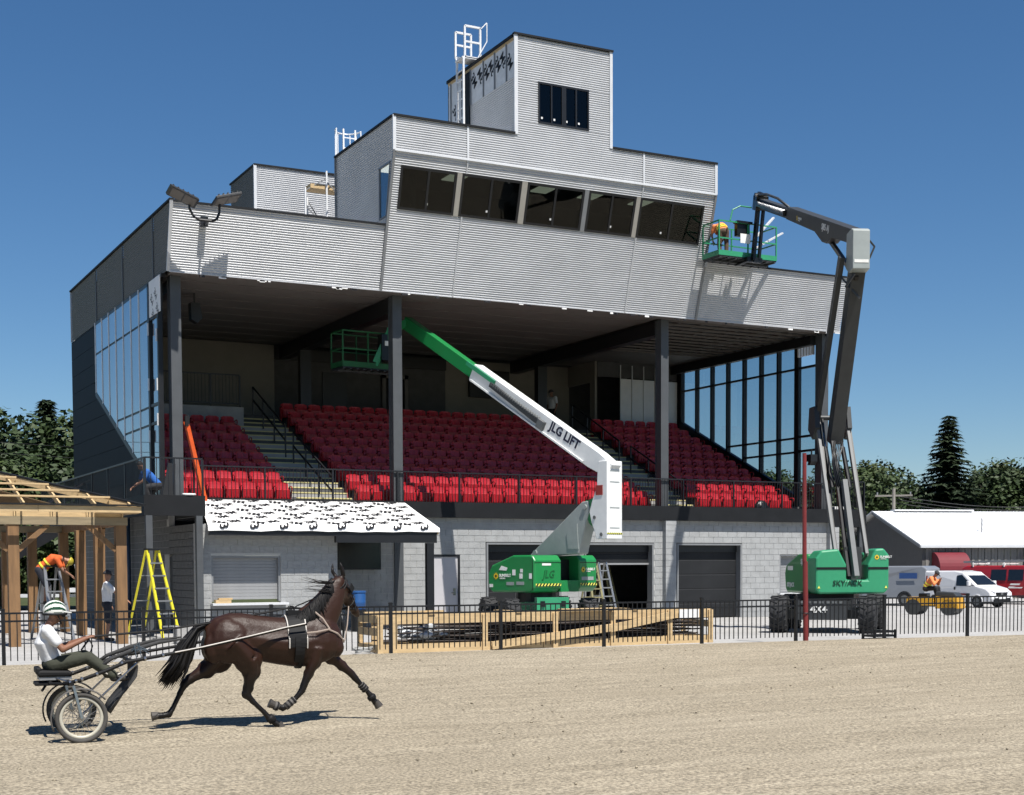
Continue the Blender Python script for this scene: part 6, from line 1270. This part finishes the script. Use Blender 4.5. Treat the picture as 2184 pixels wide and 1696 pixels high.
# ---- cart
CX = -2.55    # axle, in horse coordinates
CT = thing('jog_cart', 'two-wheeled chrome and black jog cart carrying the driver', 'cart', tuple(V((HX,HY,-.33))+hx*CX), HD)
m_chr = mat('cart_chrome', (.55,.55,.54), .22, .9, var=.05); m_rimw = mat('cream_rim', (.66,.63,.52), .45, var=.05); m_tyg = mat('dusty_tyre', (.09,.085,.078), .9, var=.2)
WR, WY = .318, .62
for s in (-1,1):
    c = V((0,s*WY,WR)); q = MB(); q.tube([c+V((math.cos(a)*(WR-.032),0,math.sin(a)*(WR-.032))) for a in [i*2*pi/40 for i in range(40)]], [(.03,.032)]*40, 10, closed=True, ref=(0,1,0)); w = q.build('wheel', m_tyg, CT, local=True, smooth=True)
    q = MB(); q.tube([c+V((math.cos(a)*(WR-.075),0,math.sin(a)*(WR-.075))) for a in [i*2*pi/40 for i in range(40)]], [(.024,.014)]*40, 8, closed=True, ref=(0,1,0)); q.build('rim', m_rimw, w, local=True, smooth=True)
    for k in range(28): a = k*2*pi/28; sg = 1 if k % 2 else -1; q = MB(); q.tube([c+V((math.cos(a+sg*.5)*.03,sg*.03,math.sin(a+sg*.5)*.03)), c+V((math.cos(a)*(WR-.08),0,math.sin(a)*(WR-.08)))], .0028, 4); q.build('spoke', m_chr, w, local=True)
    q = MB(); q.cyl(c+V((0,-.06,0)), c+V((0,.06,0)), .032, 12); q.build('hub', m_chr, w, local=True)
    q = MB()
    for o_ in (-.075,.075): q.bar(c+V((0,o_,.0)), V((-.09,s*WY+o_*.6,.72)), .03, .045, (0,1,0))
    q.build('fork', m_chr, CT, local=True)
    q = MB(); n = 16; A = [(math.radians(205-i*10.5)) for i in range(n+1)]
    q.rings([[c+V((math.cos(a)*r_,yy,math.sin(a)*r_)) for r_, yy in ((WR+.035,-.05),(WR+.05,0),(WR+.035,.05),(WR+.028,0))] for a in A]); q.build('mudguard', m_char if s > 0 else m_boot, CT, local=True, smooth=True)
    q = MB(); q.tube([(.03,s*(WY-.09),.36),(.72,s*(WY-.07),1.0)], .014, 8); q.build('brace_rod', m_chr, CT, local=True)
    # shaft: cart side to the horse's saddle
    q = MB(); q.tube([(-.2,s*.55,.735),(.0,s*.57,.775),(.3,s*.58,.88),(.55,s*.58,.985),(.95,s*.55,1.045),(1.5,s*.47,1.13),(2.1,s*.38,1.245),(2.6,s*.335,1.35),(2.9,s*.33,1.40)], [.024,.024,.024,.024,.022,.02,.018,.017,.016], 8); sh = q.build('shaft', m_lea, CT, local=True, smooth=True)
    q = MB(); q.tube([(1.15,s*.53-s*.0+s*.012,1.085),(1.5,s*.485,1.14),(2.1,s*.395,1.255),(2.6,s*.35,1.36),(2.88,s*.342,1.408)], [(.014,.009)]*5, 6); q.build('shaft_strip', m_pipe, sh, local=True); 
    for x, z in ((-.12,.755),(-.05,.77),(.02,.79),(.2,.845),(.5,.97),(.78,1.02),(1.0,1.055)): MB().tube([(x-.012,s*.575,z-.004),(x+.012,s*.575,z+.004)], .028, 10).build('clamp', m_chr, sh, local=True)
    q = MB(); q.tube([(.28,s*.35,.86),(.42,s*.32,.79),(.52,s*.3,.83),(.5,s*.3,.9),(.38,s*.33,.9)], .012, 6); q.tube([(.38,s*.33,.88),(.62,s*.56,1.0)], .012, 6); q.build('stirrup', m_pipe, CT, local=True)
q = MB(); q.tube([(0,-WY,WR),(0,-WY+.08,WR)], .015, 8); q.tube([(-.1,-.62,.735),(-.1,.62,.735)], .024, 10); q.tube([(.6,-.56,.99),(.62,0,1.0),(.6,.56,.99)], .02, 8); q.tube([(-.2,-.55,.735),(-.32,-.4,.73),(-.32,.4,.73),(-.2,.55,.735)], .02, 8); q.build('cross_tubes', m_lea, CT, local=True)
q = MB(); q.prism([(-.46,-.2,.80),(-.48,-.2,.85),(-.44,-.2,.885),(-.1,-.2,.875),(-.05,-.2,.85),(-.06,-.2,.80)], (0,.4,0)); st_ = q.build('seat', m_lea, CT, local=True, bev=.025); q = MB(); q.box(-.49,-.42,-.19,.19,.84,.92); q.build('seat_lip', m_lea, CT, local=True, bev=.02); MB().box(-.45,-.06,-.18,.18,.76,.80).build('seat_base', m_trimg, CT, local=True)
q = MB(); q.box(-.5,-.18,-.16,.16,.69,.735); q.bar((-.35,-.1,.72),(-.42,-.12,.62),.03); q.build('rear_rack', m_lea, CT, local=True, bev=.01)
for s in (-1,1):
    q = MB(); q.tube([(-.3,s*.12,.80),(-.12,s*.3,.74)], .014, 6); q.build('seat_strut', m_chr, CT, local=True)
m_cloth = mat('dusty_black_cloth', (.045,.045,.046), .8, var=.3, sc=5, bump=.5, bsc=10)
# mud apron hanging behind the horse
q = MB(); rows = []
for t, x, z in ((0,.62,1.02),(.2,.70,.9),(.4,.68,.76),(.6,.58,.6),(.8,.46,.45),(1,.38,.33)):
    rows.append([V((x+.03*math.sin(k*1.7+t*5),-.36+.72*k/8,z+.02*math.cos(k*2.1))) for k in range(9)])
vs = [p for r_ in rows for p in r_]; q.add(vs, [(j*9+i,j*9+i+1,(j+1)*9+i+1,(j+1)*9+i) for j in range(5) for i in range(8)]); o = q.build('mud_apron', m_cloth, CT, local=True, smooth=True); sm = o.modifiers.new('s','SOLIDIFY'); sm.thickness = .012
for s, z in ((-.3,0),(.3,.01)):
    q = MB(); q.tube([(.24,s,.9),(.42,s,1.02),(.7,s*.9,1.12),(1.0,s*.8,1.2),(1.35,s*.7,1.24)], [(.012,.02),(.014,.024),(.014,.03),(.012,.024),(.006,.01)], 8); q.build('dash_roll', m_cloth, CT, local=True, smooth=True)
q = MB()
for k in range(6): q.tube([(.68+rh.uniform(-.05,.05),-.3+rh.uniform(-.05,.05),1.1),(.72+rh.uniform(-.08,.08),-.33,1.16+rh.uniform(-.06,.06)),(.78+rh.uniform(-.1,.1),-.34,1.06+rh.uniform(-.08,.08))], .007, 5)
q.build('tied_strap', mat('blue_grey_strap', (.07,.1,.13), .8), CT, local=True)
# ---- driver
DR = person('driver in a white T-shirt and olive trousers seated on the cart holding the reins', tuple(V((HX,HY,-.33))+hx*CX), HD,
  dict(hip=(-.27,0,.975), chest=(-.36,0,1.22), neck=(-.31,0,1.43), head=(-.235,0,1.565), sl=(-.34,.18,1.375), sr=(-.34,-.18,1.375), el=(-.17,.25,1.14), er=(-.17,-.25,1.14), wl=(.12,.08,1.255), wr=(.13,-.08,1.265), kl=(.13,.2,1.03), kr=(.14,-.2,1.03), al=(.42,.31,.80), ar=(.43,-.31,.80)),
  c_white, fab('olive_trousers', (.035,.038,.024)), skin=m_skin2, vox=.0105, hair=None, face=(1,0,-.12))
HL = thing('helmet', 'green and white striped driving helmet with a pale visor on the driver', 'helmet', tuple(V((HX,HY,-.33))+hx*CX), HD)
hc = V((-.235,0,1.60)); q = MB(); m_hw = mat('helmet_white', (.74,.74,.70), .35, k=.85); m_hg = mat('helmet_green', (.012,.075,.032), .35)
rs_ = []; nseg = 80
for j in range(25):
    t = -.32+j/24*(pi/2+.30); rs_.append([hc+V((math.cos(k*2*pi/nseg)*.142*math.cos(t), math.sin(k*2*pi/nseg)*.118*math.cos(t), .02+.128*math.sin(t))) for k in range(nseg)])
q.rings(rs_)
for fi, f in enumerate(q.f):
    c = sum((q.v[i] for i in f), V())/len(f)-hc; ph = math.atan2(c.y, c.z+.03); q.mi[fi] = 1 if (math.sin(ph*12.5+6*c.x*math.copysign(1, c.y)+1.1) > .1 and c.z > -.012+.0*c.x and abs(c.x) < .128) else 0
q.build('shell', [m_hw, m_hg], HL, local=True, smooth=True)
MB().prism([hc+V((.1,.085,-.005)),hc+V((.2,.045,-.02)),hc+V((.2,-.045,-.02)),hc+V((.1,-.085,-.005))], (0,0,.014)).build('visor', m_hw, HL, local=True, bev=.008)
q = MB(); q.tube([hc+V((math.cos(a)*.145,math.sin(a)*.121,-.028)) for a in [i*pi/10 for i in range(20)]], [(.008,.014)]*20, 6, closed=True); q.build('rim_band', m_lea, HL, local=True)
q = MB()
for s in (-1,1): q.tube([hc+V((.02,s*.115,-.03)), hc+V((.06,s*.085,-.11)), hc+V((.075,s*.02,-.155))], [(.004,.01)]*3, 5)
q.build('chin_strap', m_lea, HL, local=True)
q = MB(); q.tube([hc+V((.085,-.075,-.045)), hc+V((.105,-.05,-.05)), hc+V((.118,0,-.048)), hc+V((.105,.05,-.05)), hc+V((.085,.075,-.045))], [(.012,.018)]*5, 6); q.build('goggles', m_lea, HL, local=True)
RN = thing('reins', 'long dark driving reins from the driver hands to the horse bit', 'reins', (HX,HY,HZ), HD)
for s in (-1,1):
    bit = h0+HDD*.5+hs_*s*.075-hu*.05; q = MB(); hnd = V((CX+.2,s*.07,1.27)); ter = V((.22,s*.05,1.60))
    q.tube([hnd, hnd.lerp(ter,.33)+V((0,0,-.05)), hnd.lerp(ter,.66)+V((0,0,-.045)), ter, ter.lerp(bit,.5)+V((0,-.02 if s < 0 else .02,-.03)), bit], [(.005,.011)]*6, 5); q.build('line', m_lea, RN, local=True)
q = MB(); h = V((CX+.17,0,1.25)); q.tube([h+V((0,-.07,0)), h+V((-.1,-.07,-.14)), h+V((-.06,-.03,-.23)), h+V((.0,.0,-.22)), h+V((.05,.05,-.1)), h+V((.0,.07,0))], [(.004,.012)]*6, 5); q.build('rein_loop', m_lea, RN, local=True)
# loose clods and pebbles on the track
q = MB(); rc = random.Random(31)
for k in range(700):
    x = rc.uniform(-8,34); s = rc.uniform(.6,15)**1.0; r_ = rc.uniform(.006,.02); y = fenceY(x)-s; q.ball((x,y,trackz(s-.1)+r_*.3+.004), (r_*1.3,r_,r_*.7), 5, 4)
q.build('track_pebbles', m_sand, kind='stuff', label='scattered small clods on the sandy track', cat='clods')
